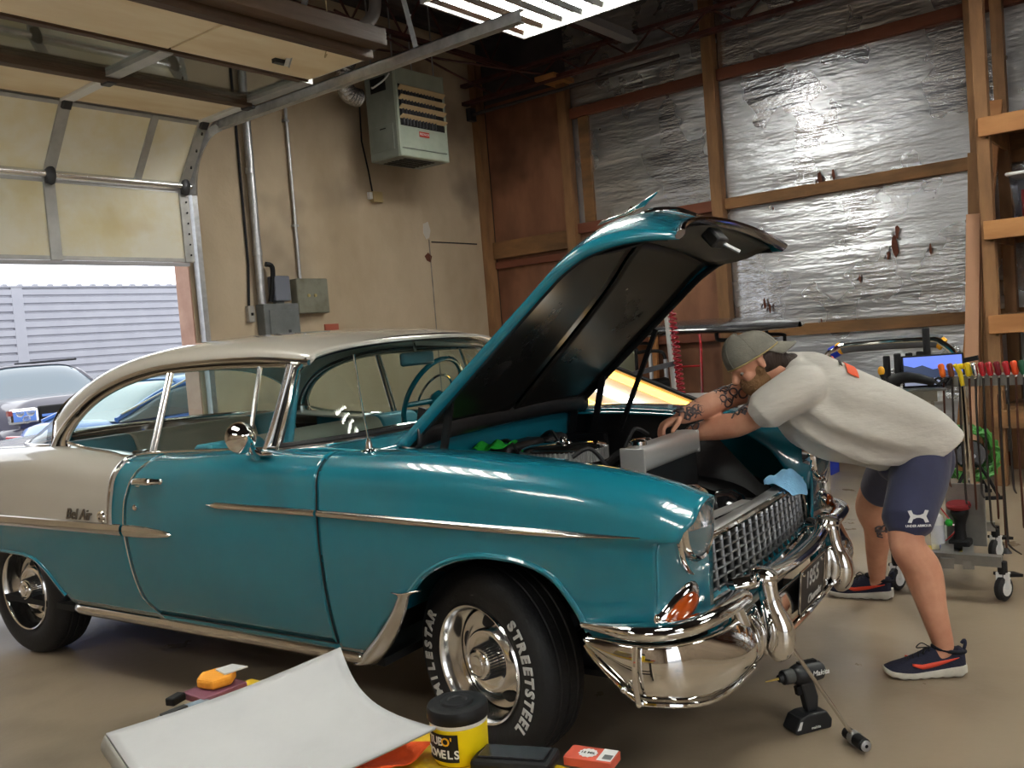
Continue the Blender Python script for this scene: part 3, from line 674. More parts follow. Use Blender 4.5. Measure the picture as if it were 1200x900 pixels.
def stone():   # bright gravel shield behind the front wheel
    def fn(u, v):
        c = spline([(-.20,0,.608),(-.215,0,.585),(-.245,0,.53),(-.30,0,.455),(-.36,0,.39),(-.42,0,.335),(-.47,0,.30)], u); w_ = lerp(.028, .062, sstep(.1, .8, u)) if u > .12 else lerp(.07, .028, u/.12)
        d = Vector((-.82, 0, -.12)).normalized(); p = c+d*w_*(2*v-1)*1.0+d*.055*sstep(0, 1, u)*.4
        q = sec(p.x, 0, p.z, zhi=p.z+.001); return (p.x, q.y-.004-.022*math.sin(PI*v), p.z)
    return MB().grid(fn, 24, 9)
both(stone, 'gravel_shield', stainless, solid=.004)
def bead(x_of_z, z0, z1, mt=None, r=.0035, n=30):
    return MB().tube([sec(x_of_z(lerp(z0, z1, i/(n-1))), 0, lerp(z0, z1, i/(n-1)), zhi=lerp(z0, z1, i/(n-1))+.001)+Vector((0,-.001,0)) for i in range(n)], r, 6)
both(lambda: bead(lambda z: interp(DREAR, z)+.003, .372, 1.035), 'door_edge_guard', chrome)
both(lambda: bead(lambda z: -.5855, .37, 1.05, r=.003), 'door_gap', black)
def hgap(): return MB().tube([sec(lerp(-1.64, -.59, i/30), 0, .3695, zhi=.4)+Vector((0,-.001,0)) for i in range(31)], .0028, 6)
both(hgap, 'sill_gap', black)
both(lambda: MB().tube([sec(lerp(.47, .70, i/12), 0, .555-.004*i/12, zhi=.6)+Vector((0,-.0005,0)) for i in range(13)], .0022, 6), 'valance_gap', under_m)
# door handle, lock, mirror
def handle(sg):
    h = empty('door_handle', parent=doors[sg]); s_ = 1 if sg == 0 else -1
    def b(m, n, mt=chrome): (m if sg == 0 else m.mirror()).build(n, mt, h)
    y0 = -(Wf(.955)*1.0)
    b(MB().tube(spts([(-1.66,y0-.008,.955),(-1.64,y0-.030,.957),(-1.59,y0-.034,.960),(-1.53,y0-.030,.960),(-1.50,y0-.006,.957)], 20), [.010+.006*math.sin(PI*i/19) for i in range(20)], 10), 'grip')
    b(MB().ball((-1.655,y0+.004,.945), (.028,.02,.018), 12, 8), 'base'); b(MB().ball((-1.50,y0+.004,.955), (.02,.016,.014), 12, 8), 'base')
    b(MB().lathe([(.013,-.01),(.013,.006),(.009,.010),(.001,.010)], (-1.665,-Wf(.845)-.002,.845), (0,-1,0), 14), 'lock')
    return h
handle(0); handle(1)
def mirror_part(sg):
    h = empty('door_mirror', parent=doors[sg])
    def b(m, n, mt=chrome): (m if sg == 0 else m.mirror()).build(n, mt, h)
    b(MB().lathe([(.0,.0),(.06,.004),(.058,.014),(.03,.05),(.012,.068),(.001,.072)], (-.90,-.985,1.145), (.92,-.30,.10), 28), 'head')
    b(MB().tube(spts([(-.86,-.985,1.14),(-.88,-.955,1.10),(-.915,-.905,1.068)], 10), [.012,.013,.014,.014,.015,.016,.018,.02,.022,.024], 10), 'stem')
    b(MB().ball((-.92,-.885,1.068), (.075,.022,.012), 16, 8), 'foot')
mirror_part(0); mirror_part(1)
# script lettering and antenna
sp = sec(-2.14, 0, .79, zhi=.80)
text('script', 'Bel Air', .070, mat('script_metal', (.25,.24,.23,1), .25, 1.), car, frame((-2.10, sp.y-.006, .797), (1,0,0), (0,0,1)), shear=.45, extrude=.003, bold=.0008)
tq = cb(MB().lathe([(.028,.0),(.024,.007),(.014,.008),(.010,.004),(.001,.004)], (-1.925, sp.y-.001, .795), (0,-1,0), 16), 'script_emblem', chrome)
ant = cb(MB().lathe([(.034,0),(.030,.006),(.014,.012),(.012,.03),(.008,.045)], (-.44,-.79,1.066), (0,0,1), 18), 'antenna_base', chrome)
cb(MB().tube([(-.44,-.79,1.10),(-.46,-.79,1.25),(-.475,-.79,1.42)], .0035, 6), 'antenna_mast', chrome, ant)
# ---------------------------------------------------------------- greenhouse
EDGE = [(-.84,-.655,1.405),(-1.08,-.675,1.43),(-1.3,-.683,1.438),(-1.55,-.688,1.437),(-1.76,-.692,1.43),(-1.95,-.70,1.405),(-2.12,-.712,1.365),(-2.26,-.73,1.31),(-2.38,-.755,1.23),(-2.46,-.78,1.15),(-2.50,-.795,1.085)]
CEN = [(-.74,0,1.472),(-.98,0,1.515),(-1.2,0,1.535),(-1.45,0,1.546),(-1.7,0,1.546),(-1.92,0,1.538),(-2.12,0,1.52),(-2.3,0,1.49),(-2.44,0,1.455),(-2.53,0,1.425),(-2.58,0,1.40)]
def roofpt(u, v):
    e = spline(EDGE, v); c = spline(CEN, v); a = (u*2-1); s_ = abs(a)
    y = a*abs(e.y); k = max(0, 1-s_**3.0)**(1/2.4)
    return Vector((lerp(e.x, c.x, 1-s_**2.5), y, lerp(e.z, c.z, k)))
roof = cb(MB().grid(roofpt, 61, 50), 'roof', ivory, solid=.012, smooth=60)
def drip(): return MB().tube([spline(EDGE, i/50)+Vector((0, -.006, -.004)) for i in range(51)], .012, 8)
both(drip, 'drip_rail', stainless, roof)
def yw(z): return -(.80-(z-1.07)*.345)
WTOP = [(-.935,1.395),(-1.08,1.402),(-1.3,1.408),(-1.55,1.408),(-1.76,1.40),(-1.95,1.373),(-2.10,1.335),(-2.22,1.285),(-2.31,1.225),(-2.37,1.16),(-2.385,1.115)]
def siderail():
    def fn(u, v):
        e = spline(EDGE, u*.93); w_ = spline([(x, yw(z), z) for x, z in WTOP], u); return lerp(e+Vector((0,0,-.008)), w_+Vector((0,.004,0)), v)
    return MB().grid(fn, 40, 3)
both(siderail, 'window_rail', mat('dark_stainless', (.18,.17,.16,1), .16, 1.), roof, solid=.006)
def qpillar():   # filler between the quarter window and the roof's rear foot
    def fn(u, v):
        e = spline(EDGE, lerp(.80, 1, u)); w_ = spline([(-2.31,yw(1.225),1.225),(-2.37,yw(1.16),1.16),(-2.385,yw(1.115),1.115),(-2.36,yw(1.08),1.08)], u); return lerp(e, w_, v)
    return MB().grid(fn, 12, 3)
both(qpillar, 'pillar_cover', stainless, roof, solid=.006)
both(lambda: MB().tube([spline([(x, yw(z)-.004, z) for x, z in WTOP], i/50) for i in range(51)], .009, 8), 'window_moulding', stainless, roof)
def sglass(x0, x1, nm, topfn, botfn):
    def fn(u, v):
        x = lerp(x0, x1, u); z = lerp(botfn(x), topfn(x), v); sl = .10*(z-1.07) if nm else 0
        return (x, yw(z)+.006, z)
    return lambda: MB().grid(fn, 16, 4)
wt = sorted((x, z) for x, z in WTOP)
topz = lambda x: interp(wt, x)-.004; botz = lambda x: interp([(-2.4,1.10),(-2.2,1.07),(-1.8,1.045),(-.9,1.06)], x)
both(sglass(-1.085, -.955, 0, topz, botz), 'vent_window', glass); both(sglass(-1.685, -1.10, 0, topz, botz), 'door_window', glass); both(sglass(-2.365, -1.715, 0, topz, botz), 'quarter_window', glass)
def wpost(xb_, xt, r): return lambda: MB().tube([(xb_, yw(1.055)-.003, 1.055), (lerp(xb_, xt, .5), yw(1.23)-.003, 1.23), (xt, yw(1.40)-.003, 1.40)], r, 8)
both(wpost(-1.075, -1.095, .010), 'vent_post', stainless); both(wpost(-1.712, -1.695, .009), 'window_frame', stainless); both(wpost(-1.685, -1.672, .008), 'window_frame', stainless)
def belt():
    return MB().tube(spts([(-2.37,yw(1.10)-.006,1.105),(-2.2,-.80,1.075),(-2.0,-.815,1.06),(-1.86,-.83,1.045),(-1.7,-.812,1.056),(-1.4,-.808,1.066),(-1.1,-.806,1.072),(-.93,-.79,1.076)], 50), .009, 8)
both(belt, 'belt_moulding', stainless)
# A pillars
both(lambda: MB().tube(spts([(-.985,-.785,1.065),(-.965,-.765,1.13),(-.945,-.735,1.22),(-.93,-.705,1.31),(-.915,-.678,1.395)], 14), .026, 10, flat=.8), 'windshield_pillar', stainless)
WSB = [(-.945,-.772,1.078),(-.86,-.758,1.083),(-.74,-.70,1.092),(-.64,-.60,1.10),(-.56,-.40,1.107),(-.515,-.2,1.11),(-.50,0,1.112)]
WSTP = [(-.90,-.676,1.375),(-.885,-.64,1.405),(-.862,-.58,1.43),(-.835,-.48,1.448),(-.815,-.35,1.46),(-.80,-.18,1.469),(-.795,0,1.472)]
WSB += [(x, -y, z) for x, y, z in reversed(WSB[:-1])]; WSTP += [(x, -y, z) for x, y, z in reversed(WSTP[:-1])]
def ws(u, v):
    b = spline(WSB, u); t = spline(WSTP, u); p = lerp(b, t, v); k = math.sin(PI*v)
    return p+Vector((.015*k, .012*k*(u*2-1), 0))
cb(MB().grid(ws, 60, 14), 'windshield', glass)
per = [ws(i/60, 0) for i in range(61)]+[ws(1, j/8) for j in range(1, 8)]+[ws(1-i/60, 1) for i in range(61)]+[ws(0, 1-j/8) for j in range(1, 8)]
cb(MB().tube(per, .016, 8, closed=True), 'windshield_gasket', black)
cb(MB().tube([p+Vector((.012, (p.y)*.012, .004 if p.z > 1.3 else -.012)) for p in per], .012, 8, closed=True), 'windshield_moulding', stainless)
# header between windshield top and roof
cb(MB().grid(lambda u, v: lerp(spline(WSTP, u)+Vector((-.004,0,.004)), roofpt(u, .0)+Vector((0,0,-.006)), v), 50, 3), 'windshield_header', ivory, solid=.006)
# rear window and deck
RB = [(-2.56,-.775,1.085),(-2.75,-.765,1.085),(-2.95,-.68,1.09),(-3.06,-.45,1.095),(-3.1,0,1.10)]; RB += [(x, -y, z) for x, y, z in reversed(RB[:-1])]
cb(MB().grid(lambda u, v: lerp(spline(RB, u), roofpt(u, .995), v)+Vector((-.03*math.sin(PI*v),0,0)), 50, 10), 'rear_window', glass)
cb(MB().tube([spline(RB, i/50) for i in range(51)], .012, 8), 'rear_window_moulding', stainless)
cb(MB().tube([roofpt(i/60, 1.)+Vector((-.006,0,0)) for i in range(61)], .012, 8), 'rear_window_moulding', stainless)
def deck(u, v):
    y = lerp(-.72, .72, u); x = lerp(-4.16, interp([(-.775,-2.54),(-.68,-2.93),(-.45,-3.06),(0,-3.1),(.45,-3.06),(.68,-2.93),(.775,-2.54)], y), v); return (x, y, lerp(1.0, zpk(x), 1)-.008+.035*(1-(y/.75)**2)*1.0-.05*sstep(-3.7, -4.16, x))
cb(MB().grid(deck, 40, 24), 'trunk_lid', ivory, solid=.01, smooth=60)
cb(MB().grid(lambda u, v: (-4.14-.03*math.sin(PI*v), lerp(-.80, .80, u), lerp(.44, 1.02, v)), 10, 8), 'tail_panel', teal, solid=.01)
cb(MB().tube(spts([(-3.75,-.95,.5),(-4.15,-.90,.5),(-4.3,-.5,.5),(-4.33,0,.5),(-4.3,.5,.5),(-4.15,.90,.5),(-3.75,.95,.5)], 40), .07, 12, flat=.8), 'rear_bumper', chrome)
both(lambda: MB().lathe([(.06,0),(.055,.03),(.03,.05),(.001,.055)], (-4.15,-.80,.82), (-1,0,0), 18), 'tail_light', mat('red_lens', (.4,.01,.01,1), .15, coat=1.))
# cowl: from the windshield base to the hood's rear edge
def cowl(u, v):
    y = lerp(-.80, .80, u); b = interp([(-.80,-.96),(-.76,-.86),(-.70,-.74),(-.6,-.64),(-.4,-.56),(-.2,-.515),(0,-.50),(.2,-.515),(.4,-.56),(.6,-.64),(.70,-.74),(.76,-.86),(.80,-.96)], y)
    x = lerp(b, -.40-.03*abs(y), v); zb = interp([(0,1.104),(.6,1.09),(.80,1.066)], abs(y)); return (x, y, lerp(zb, 1.062 if abs(y) < .78 else 1.064, v)+.012*math.sin(PI*v))
cb(MB().grid(cowl, 50, 12), 'cowl', teal, solid=.008, smooth=60)
both(lambda: MB().tube([(-.60,-.30,1.115),(-.62,-.45,1.118),(-.66,-.60,1.112)], .005, 6), 'wiper_arm', chrome)
cb(MB().bb(-.44, -.42, -.72, .72, .45, 1.055), 'firewall', teal, smooth=0, bevel=.004)
# ---------------------------------------------------------------- cabin
seatroot = {}
def bench(name, x0, ztop):
    r = empty(name, parent=car)
    def pad(xa, xb, za, zb, ya, yb, mt, nm, bulge=.03):
        def fn(u, v):
            a = 2*PI*v; return (lerp(xa, xb, .5+.5*math.copysign(abs(math.cos(a))**.45, math.cos(a)))-(.12*(lerp(za, zb, .5+.5*math.sin(a))-za) if nm == 'seatback' else 0), lerp(ya, yb, u), lerp(za, zb, .5+.5*math.copysign(abs(math.sin(a))**.45, math.sin(a))))
        m = MB().grid(fn, 10, 28, cv=True)
        for yy, u in ((ya, 0), (yb, 1)):
            vs = [fn(u, j/28) for j in range(28)]; m.add(vs, [tuple(range(28))])
        m.build(nm, mt, r, smooth=50, bevel=.012)
    for a, b, mt in ((-.70,-.40,tealint),(-.395,.395,greyint),(.40,.70,tealint)):
        pad(x0, x0+.52, .40, .60, a, b, mt, 'seat_cushion'); pad(x0-.10, x0+.06, .52, ztop, a, b, mt, 'seatback')
    return r
bench('front_bench', -1.42, 1.08); bench('rear_bench', -2.42, 1.10)
cb(MB().grid(lambda u, v: (lerp(-2.56, -3.02, v), lerp(-.72, .72, u), 1.06), 8, 4), 'parcel_shelf', tealint, solid=.01)
cb(MB().grid(lambda u, v: Vector((lerp(-.66, -.80, sstep(0,1,v))-.05*math.cos(PI*v), lerp(-.74, .74, u), lerp(1.085, .82, v))), 14, 10), 'dashboard', teal, solid=.02, smooth=60)
both(lambda: MB().grid(lambda u, v: (lerp(-2.3, -.95, u), -.775, lerp(.35, 1.05, v)), 8, 4), 'door_trim_panel', tealint, solid=.01)
# far-side window garnish seen through the glass
stw = empty('steering_wheel', parent=car); sc = Vector((-1.06, .38, 1.165)); sax = Vector((-.90, 0, .44)).normalized(); sx = Vector((0,1,0)); sy = sax.cross(sx)
MB().tube([sc+(sx*math.cos(a)+sy*math.sin(a))*.215 for a in [2*PI*k/40 for k in range(40)]], .013, 10, closed=True).build('rim', teal, stw)
MB().tube([sc+(sx*math.cos(a)+sy*math.sin(a))*.13-sax*.01 for a in [PI+PI*k/20 for k in range(21)]], .006, 8).build('horn_ring', chrome, stw)
for a in (0.1, PI-.1): MB().tube([sc-sax*.03, sc+(sx*math.cos(a)+sy*math.sin(a))*.21], [.016,.012], 8).build('spoke', teal, stw)
MB().lathe([(.05,-.04),(.05,.0),(.03,.02),(.001,.024)], sc-sax*.02, sax, 18).build('hub', teal, stw)
MB().cyl(sc-sax*.03, sc-sax*.45, .028, n=12).build('column', teal, stw)
rvm = empty('rear_view_mirror', parent=car)
MB().box((-.83, 0, 1.375), (.025, .23, .062)).build('mirror_head', mat('mirror_back', srgb(60,96,104), .35), rvm, bevel=.012); MB().tube([(-.835,0,1.40),(-.85,.01,1.44),(-.86,.015,1.475)], .007, 8).build('stalk', chrome, rvm)
cb(MB().grid(lambda u, v: (lerp(-.93, -2.45, v), lerp(-.64, .64, u), lerp(1.40, 1.40, v)+.06*(1-(2*u-1)**2)+.045*math.sin(PI*v)), 10, 10), 'headliner', mat('grey_headliner', (.30,.33,.32,1), .8))
both(lambda: MB().tube([(-.96,-.70,1.08),(-.93,-.655,1.36)], .02, 8), 'pillar_garnish', tealint)
# ---------------------------------------------------------------- engine bay
def innerf(): return MB().grid(lambda u, v: (lerp(-.42, .62, u), -lerp(.66, .50, sstep(0,1,v)), lerp(1.035, .55, v)-.38*sstep(.15,.62,lerp(-.42,.62,u))), 10, 8)
both(innerf, 'inner_fender', engblk)
def flange(): return MB().grid(lambda u, v: (lerp(-.40, .28, u), -lerp(.655, .60, v), zpk(lerp(-.40, .28, u))-.016-.010*v), 24, 2)
both(flange, 'fender_flange', teal, solid=.004)
cb(MB().bb(-.4, .65, -.62, .62, .28, .30), 'splash_pan', under_m, smooth=0)
eng = empty('engine', parent=car)
def eb(m, n, mt, **k): return m.build(n, mt, eng, **k)
eb(MB().bb(-.36, .20, -.24, .24, .45, .72), 'block', engblk, bevel=.03)
for sgn in (-1, 1): eb(MB().box((-.08, sgn*.24, .76), (.5, .16, .10), Matrix.Rotation(sgn*-.6, 3, 'X')), 'valve_cover', chrome, bevel=.02)
eb(MB().cyl((-.09, 0, .80), (-.09, 0, .885), .09, n=20), 'carburettor', engblk)
aw = eb(MB().lathe([(.172,.910),(.178,.915),(.178,.960),(.172,.965)], (-.09,0,0), (0,0,1), 40), 'air_filter_element', mat('pleated_filter', (.45,.44,.42,1), .5, .5, bump=.8, bscale=60, bstretch=(1,1,.02)))
for k in range(60):
    a = 2*PI*k/60; MB().bar((-.09+.180*math.cos(a), .180*math.sin(a), .913), (-.09+.180*math.cos(a), .180*math.sin(a), .962), .004, .008).build('pleat', alum, aw, smooth=0)
eb(MB().lathe([(.001,.992),(.03,.989),(.035,.982),(.14,.980),(.175,.972),(.183,.965),(.18,.961)], (-.09,0,0), (0,0,1), 48), 'air_cleaner_lid', chrome)
eb(MB().lathe([(.17,.900),(.185,.903),(.185,.914),(.17,.916)], (-.09,0,0), (0,0,1), 40), 'air_cleaner_base', chrome)
eb(MB().lathe([(.012,.985),(.016,1.0),(.008,1.01),(.001,1.01)], (-.09,0,0), (0,0,1), 12), 'wing_nut', chrome)
rad = empty('radiator', parent=car)
MB().grid(lambda u, v: (lerp(.30, .40, .5+.5*math.copysign(abs(math.cos(2*PI*v))**.5, math.cos(2*PI*v))), lerp(-.26, .26, u), lerp(.905, 1.0, .5+.5*math.copysign(abs(math.sin(2*PI*v))**.5, math.sin(2*PI*v)))), 6, 28, cv=True).build('top_tank', alum, rad, smooth=50)
for sy in (-.26, .26): MB().bb(.300, .400, sy-.005, sy+.005, .908, .998).build('side_plate', alum, rad, smooth=0, bevel=.004)
MB().bb(.315, .385, -.25, .25, .50, .91).build('core', engblk, rad, smooth=0)
MB().bb(.40, .43, -.56, -.40, .50, .68).build('support', engblk, rad, smooth=0); MB().bb(.40, .43, .40, .56, .50, .68).build('support', engblk, rad, smooth=0)
MB().lathe([(.022,0),(.03,.004),(.03,.018),(.022,.024),(.001,.026)], (.35,-.20,.998), (0,0,1), 18).build('filler_cap', chrome, rad)
MB().tube(spts([(.30,-.05,.93),(.22,-.05,.95),(.14,-.04,.90),(.10,-.02,.84)], 16), .024, 10).build('top_hose', rubber, rad)
eb(MB().lathe([(.001,.98),(.045,.978),(.06,.965),(.06,.90),(.05,.89)], (.18,.16,0), (0,0,1), 24), 'coolant_reservoir', chrome)
for a, b in (((.15,.05,.93),(.2,.2,.99)),((-.2,.2,.9),(-.38,.3,.97)),((-.22,-.1,.9),(-.40,-.05,.98)),((.05,.15,.86),(.25,.30,.93)),((.24,-.22,.90),(.12,-.30,.97))):
    mdl = lerp(Vector(a), Vector(b), .5)+Vector((0,0,.06)); eb(MB().tube(spts([a, mdl, b], 14), .009, 6), 'hose', rubber)
eb(MB().bb(-.38, -.30, .22, .42, .80, .98), 'brake_booster', engblk, bevel=.03); eb(MB().lathe([(.10,0),(.11,.03),(.10,.08),(.03,.10)], (-.41,.36,.86), (1,0,0), 24), 'booster_drum', engblk)
eb(MB().bb(-.30, -.06, -.48, -.34, .72, .91), 'battery', black, bevel=.008)
eb(MB().box((-.33,.02,.94), (.10,.30,.10)), 'heater_box', engblk, bevel=.02)
for k in range(10):
    a = random.uniform(-.35, .15); bq = random.uniform(-.3, .42); eb(MB().ball((a, bq, random.uniform(.83, .90)), (.04,.05,.035), 10, 8), 'accessory', engblk)
# black gear seen through the nose in front of the radiator
for (c_, r_) in (((.50,.28,.66),.09),((.50,.05,.62),.07),((.52,.46,.62),.06),((.50,-.25,.62),.06)):
    eb(MB().lathe([(r_,-.04),(r_,.02),(r_*.8,.05),(r_*.3,.06),(.001,.06)], c_, (1,0,0), 20), 'horn', mat('gloss_black', (.01,.01,.011,1), .12, coat=1.) if c_[1] == .28 else engblk)
cb(MB().bb(.56, .60, -.56, .56, .60, .64), 'latch_bar', engblk, smooth=0, bevel=.006)
cb(MB().bar((.60,-.30,.75),(.66,.05,.755),.05,.006), 'latch_plate', alum, smooth=0)
# ---------------------------------------------------------------- open hood
HX, HZ, HA = -.43, 1.068, math.radians(38.5)
def hw2(s): return interp([(0,.655),(.6,.645),(1.0,.63),(1.15,.60),(1.29,.545)], s)
def hprof(s, a):
    """closed-hood height over the hinge line at distance s; a -1..1 across"""
    cr = interp([(0,.02),(.4,.05),(.8,.085),(1.0,.13),(1.12,.165),(1.2,.16),(1.29,.10)], s)
    edge = interp([(0,0),(.9,0),(1.0,-.012),(1.1,-.05),(1.2,-.115),(1.29,-.20)], s)
    return edge+cr*max(0, 1-abs(a)**2.2)**.8
def hclosed(s, a): return Vector((s, a*hw2(s), hprof(s, a)))
HM = Matrix.Translation((HX, 0, HZ)) @ Matrix.Rotation(-HA, 4, 'Y')
hood = empty('hood', parent=car)
def hbld(m, n, mt, **k): return m.xf(HM).build(n, mt, hood, **k)
hbld(MB().grid(lambda u, v: hclosed(1.29*u, 2*v-1), 60, 49), 'hood_skin', teal, solid=.004, smooth=60)
for sg in (-1, 1):
    hbld(MB().grid(lambda u, v: hclosed(1.28*u, sg)+Vector((0, sg*.001-sg*.012*v, -.042*v*(1-.4*u))), 50, 3), 'hood_flange', teal, solid=.004)
    hbld(MB().grid(lambda u, v: hclosed(lerp(.03, 1.25, u), sg)+Vector((0, -sg*.014-sg*.012*v, -.006-.040*v*(1-.4*u))), 50, 3), 'flange_liner', engblk, solid=.003)
    def inner(u, v):
        s_ = lerp(.10, 1.02, u); a = lerp(.03, .93, v)*sg; p = hclosed(s_, a); p.z = p.z-.022-.015*(1-v); return p
    hbld(MB().grid(inner, 24, 14), 'inner_panel', hoodin, solid=.006)
hbld(MB().grid(lambda u, v: hclosed(lerp(.02, .12, u), 2*v-1)*1.0+Vector((0,0,-.045*math.sin(PI*u)-.02)), 8, 30), 'rear_brace', engblk, solid=.006)
hbld(MB().grid(lambda u, v: hclosed(lerp(1.0, 1.26, u), (2*v-1)*.94)+Vector((0,0,-.05*math.sin(PI*u)-.022)), 10, 30), 'front_brace', engblk, solid=.006)
hbld(MB().tube([hclosed(1.295, a/10)+Vector((.0,0,-.006)) for a in range(-10, 11)], .020, 8, flat=.6), 'hood_lip', mat('dark_chrome', (.30,.29,.32,1), .12, 1.))
hbld(MB().box((1.24,0,-.13), (.05,.10,.07)), 'latch', engblk, bevel=.01); hbld(MB().tube([(1.24,.02,-.15),(1.26,.05,-.22)], .008, 6), 'latch_pin', alum)
# ornament on the hood: low spear with a raised swept wing
orn = hbld(MB().tube([hclosed(t, 0)+Vector((0,0,.012+.012*math.sin(PI*(t-.95)/.30))) for t in [.95+.30*i/20 for i in range(21)]], [.004+.013*math.sin(PI*i/20) for i in range(21)], 10), 'hood_ornament', chrome)
wg = MB()
for sg in (-1, 1): wg.prism([(1.12,.0),(1.20,.0),(1.06,.035),(.97,.085),(.945,.085)], (1,0,0), (0,sg*.45,.89), (0,.89,-sg*.45), (0,0,.162), .006)
wg.xf(HM).build('ornament_wing', chrome, orn, smooth=0, bevel=.002)
hbld(MB().grid(lambda u, v: hclosed(lerp(1.20, 1.275, u), lerp(-.30, .30, v)*(1-.45*u))+Vector((.004,0,.004)), 8, 14), 'hood_emblem', chrome, solid=.006)
# hinges
for sg in (-1, 1):
    y = sg*.60
    MB().bar((-.40,y,.93),(-.33,y,1.20),.012,.035).build('hinge_arm', black, hood, smooth=0); MB().bar((-.28,y,.92),(-.20,y,1.22),.012,.03).build('hinge_arm', black, hood, smooth=0)
    MB().bb(-.42,-.20,y-.02,y+.02,.86,.95).build('hinge_base', black, hood, smooth=0, bevel=.01)
    MB().tube(spts([(-.43,y*1.06,1.065),(-.40,y*1.04,1.085)], 4), .012, 8).build('hinge_bumper', rubber, hood)
# prop strut at the far side
MB().bar((-.12,.58,.96),(.10,.58,1.42),.016,.02).build('support_strut', black, hood, smooth=0)
# ---------------------------------------------------------------- wheels
whlet = mat('white_lettering', (.62, .62, .60, 1), .6)
wheelchrome = mat('wheel_chrome', (.86, .85, .83, 1), .15, 1.)
slot_m = mat('slot_black', (.01,.01,.01,1), .6)
def make_wheel(name, loc, steer, side, letters):
    r = empty(name, loc, steer, car)
    def b(m, n, mt, p=None, **k):
        if side > 0: m.mirror()
        return m.build(n, mt, p or r, **k)
    ax = (0, -1, 0)
    tp = [(.200,.085),(.215,.098),(.245,.106),(.285,.104),(.315,.094),(.330,.078),(.337,.060),(.338,.045),(.3335,.041),(.3335,.036),(.338,.032),(.340,.004),(.3355,.002),(.3355,-.002),(.340,-.004),(.338,-.032),(.3335,-.036),(.3335,-.041),(.338,-.045),(.330,-.078),(.315,-.094),(.27,-.106),(.215,-.098),(.200,-.085)]
    tire = b(MB().lathe(tp, (0,0,0), ax, 72), 'tire', rubber, smooth=40)
    # fine shoulder sipes
    b(MB().lathe([(.200,.080),(.208,.096),(.204,.103),(.197,.100),(.190,.085),(.186,.06),(.180,.035),(.172,.01),(.166,-.01),(.165,-.09),(.2,-.09)], (0,0,0), ax, 64), 'trim_ring', wheelchrome)
    def dish(u, v):
        a = 2*PI*u; rr = lerp(.170, .062, v); h = interp([(0,.022),(.25,.028),(.45,.046),(.62,.058),(.8,.052),(1,.050)], v); return (rr*math.cos(a), -h, rr*math.sin(a))
    b(MB().grid(dish, 60, 16, cu=True), 'wheel_disc', wheelchrome, smooth=60)
    for k in range(5):
        a = 2*PI*k/5+.3; m = MB()
        def sl(u, v):
            t = 2*PI*u; da = .24*math.cos(t)*(v); dr = .020*math.sin(t)*v; rr = .138+dr; vv = (.170-rr)/.108; h = interp([(0,.022),(.25,.028),(.45,.046),(.62,.058),(.8,.052),(1,.050)], vv)+.0025; return (rr*math.cos(a+da), -h, rr*math.sin(a+da))
        b(m.grid(sl, 18, 3, cu=True), 'slot', slot_m)
    b(MB().lathe([(.060,.03),(.058,.050),(.054,.090),(.050,.098),(.042,.102),(.040,.098),(.030,.098),(.028,.104),(.001,.106)], (0,0,0), ax, 40), 'centre_cap', wheelchrome)
    for k in range(36):
        a = 2*PI*k/36; b(MB().bar((.0595*math.cos(a),-.045,.0595*math.sin(a)), (.0555*math.cos(a),-.088,.0555*math.sin(a)), .004, .005), 'cap_rib', darksteel, None, smooth=0)
    b(MB().cyl((0,.095,0),(0,-.02,0),.15,n=24), 'brake_drum', under_m)
    if letters:
        word_m = []
        def place(word, a_mid, step):
            n = len(word)
            for i, ch in enumerate(word):
                a = a_mid-(i-(n-1)/2)*step   # angle from +x toward +z, reading clockwise seen from outside
                a_ = a; rad = Vector((math.cos(a_), 0, math.sin(a_))); tang = Vector((math.sin(a_), 0, -math.cos(a_)))
                o = Vector((0,-.1065,0))+rad*.262; word_m.append((ch, frame(o, tang, rad)))
        place('MILESTAR', letters[0], .155); place('STREETSTEEL', letters[1], .142)
        for ch, M_ in word_m: text('letter', ch, .054, whlet, tire, M_, extrude=.0015, bold=.0022)
    return r
make_wheel('wheel', (0,-.705,.335), math.radians(-14), -1, (math.radians(180), math.radians(0)))
make_wheel('wheel', (0,.705,.335), math.radians(-14), 1, None)
make_wheel('wheel', (-2.92,-.70,.335), 0, -1, None); make_wheel('wheel', (-2.92,.70,.335), 0, 1, None)
cb(MB().cyl((-2.92,-.6,.33),(-2.92,.6,.33),.045,n=10), 'axle', under_m); cb(MB().bb(-.08,.08,-.55,.55,.26,.32), 'crossmember', under_m, smooth=0)
# ================================================================ wall-mounted services
greybox = mat('grey_enamel', srgb(118, 122, 122), .45, .1, col2=srgb(104, 108, 108), scale=9)
greybox2 = mat('weathered_grey_box', srgb(126, 126, 112), .55, col2=srgb(104, 100, 84), scale=6, lo=.45, hi=.7)
YB = YC-.005
p_ = empty('breaker_panel', (5.34, YB, 1.35)); tag(p_, 'grey breaker panel on the concrete wall, half hidden by the car roof', 'electrical panel')
MB().bb(-.20, .20, -.12, 0, 0, .58).build('body', greybox, p_, smooth=0, bevel=.008); MB().bb(-.15, .19, -.132, -.121, .02, .52).build('cover', greybox, p_, smooth=0, bevel=.004); MB().bb(.05, .075, -.14, -.132, .25, .33).build('latch', darksteel, p_, smooth=0)
b_ = empty('meter_box', (5.385, YB, 1.955)); tag(b_, 'small blue-grey disconnect box above the breaker panel', 'electrical box')
MB().bb(-.09, .09, -.11, 0, 0, .235).build('body', mat('blue_grey_enamel', srgb(112,116,128), .4), b_, smooth=0, bevel=.012); MB().bb(-.05, .04, -.06, -.01, -.025, 0).build('nipple', greybox, b_, smooth=0)
b_ = empty('junction_box', (5.745, YB, 1.83)); tag(b_, 'square weathered junction box under a thin conduit on the concrete wall', 'electrical box')
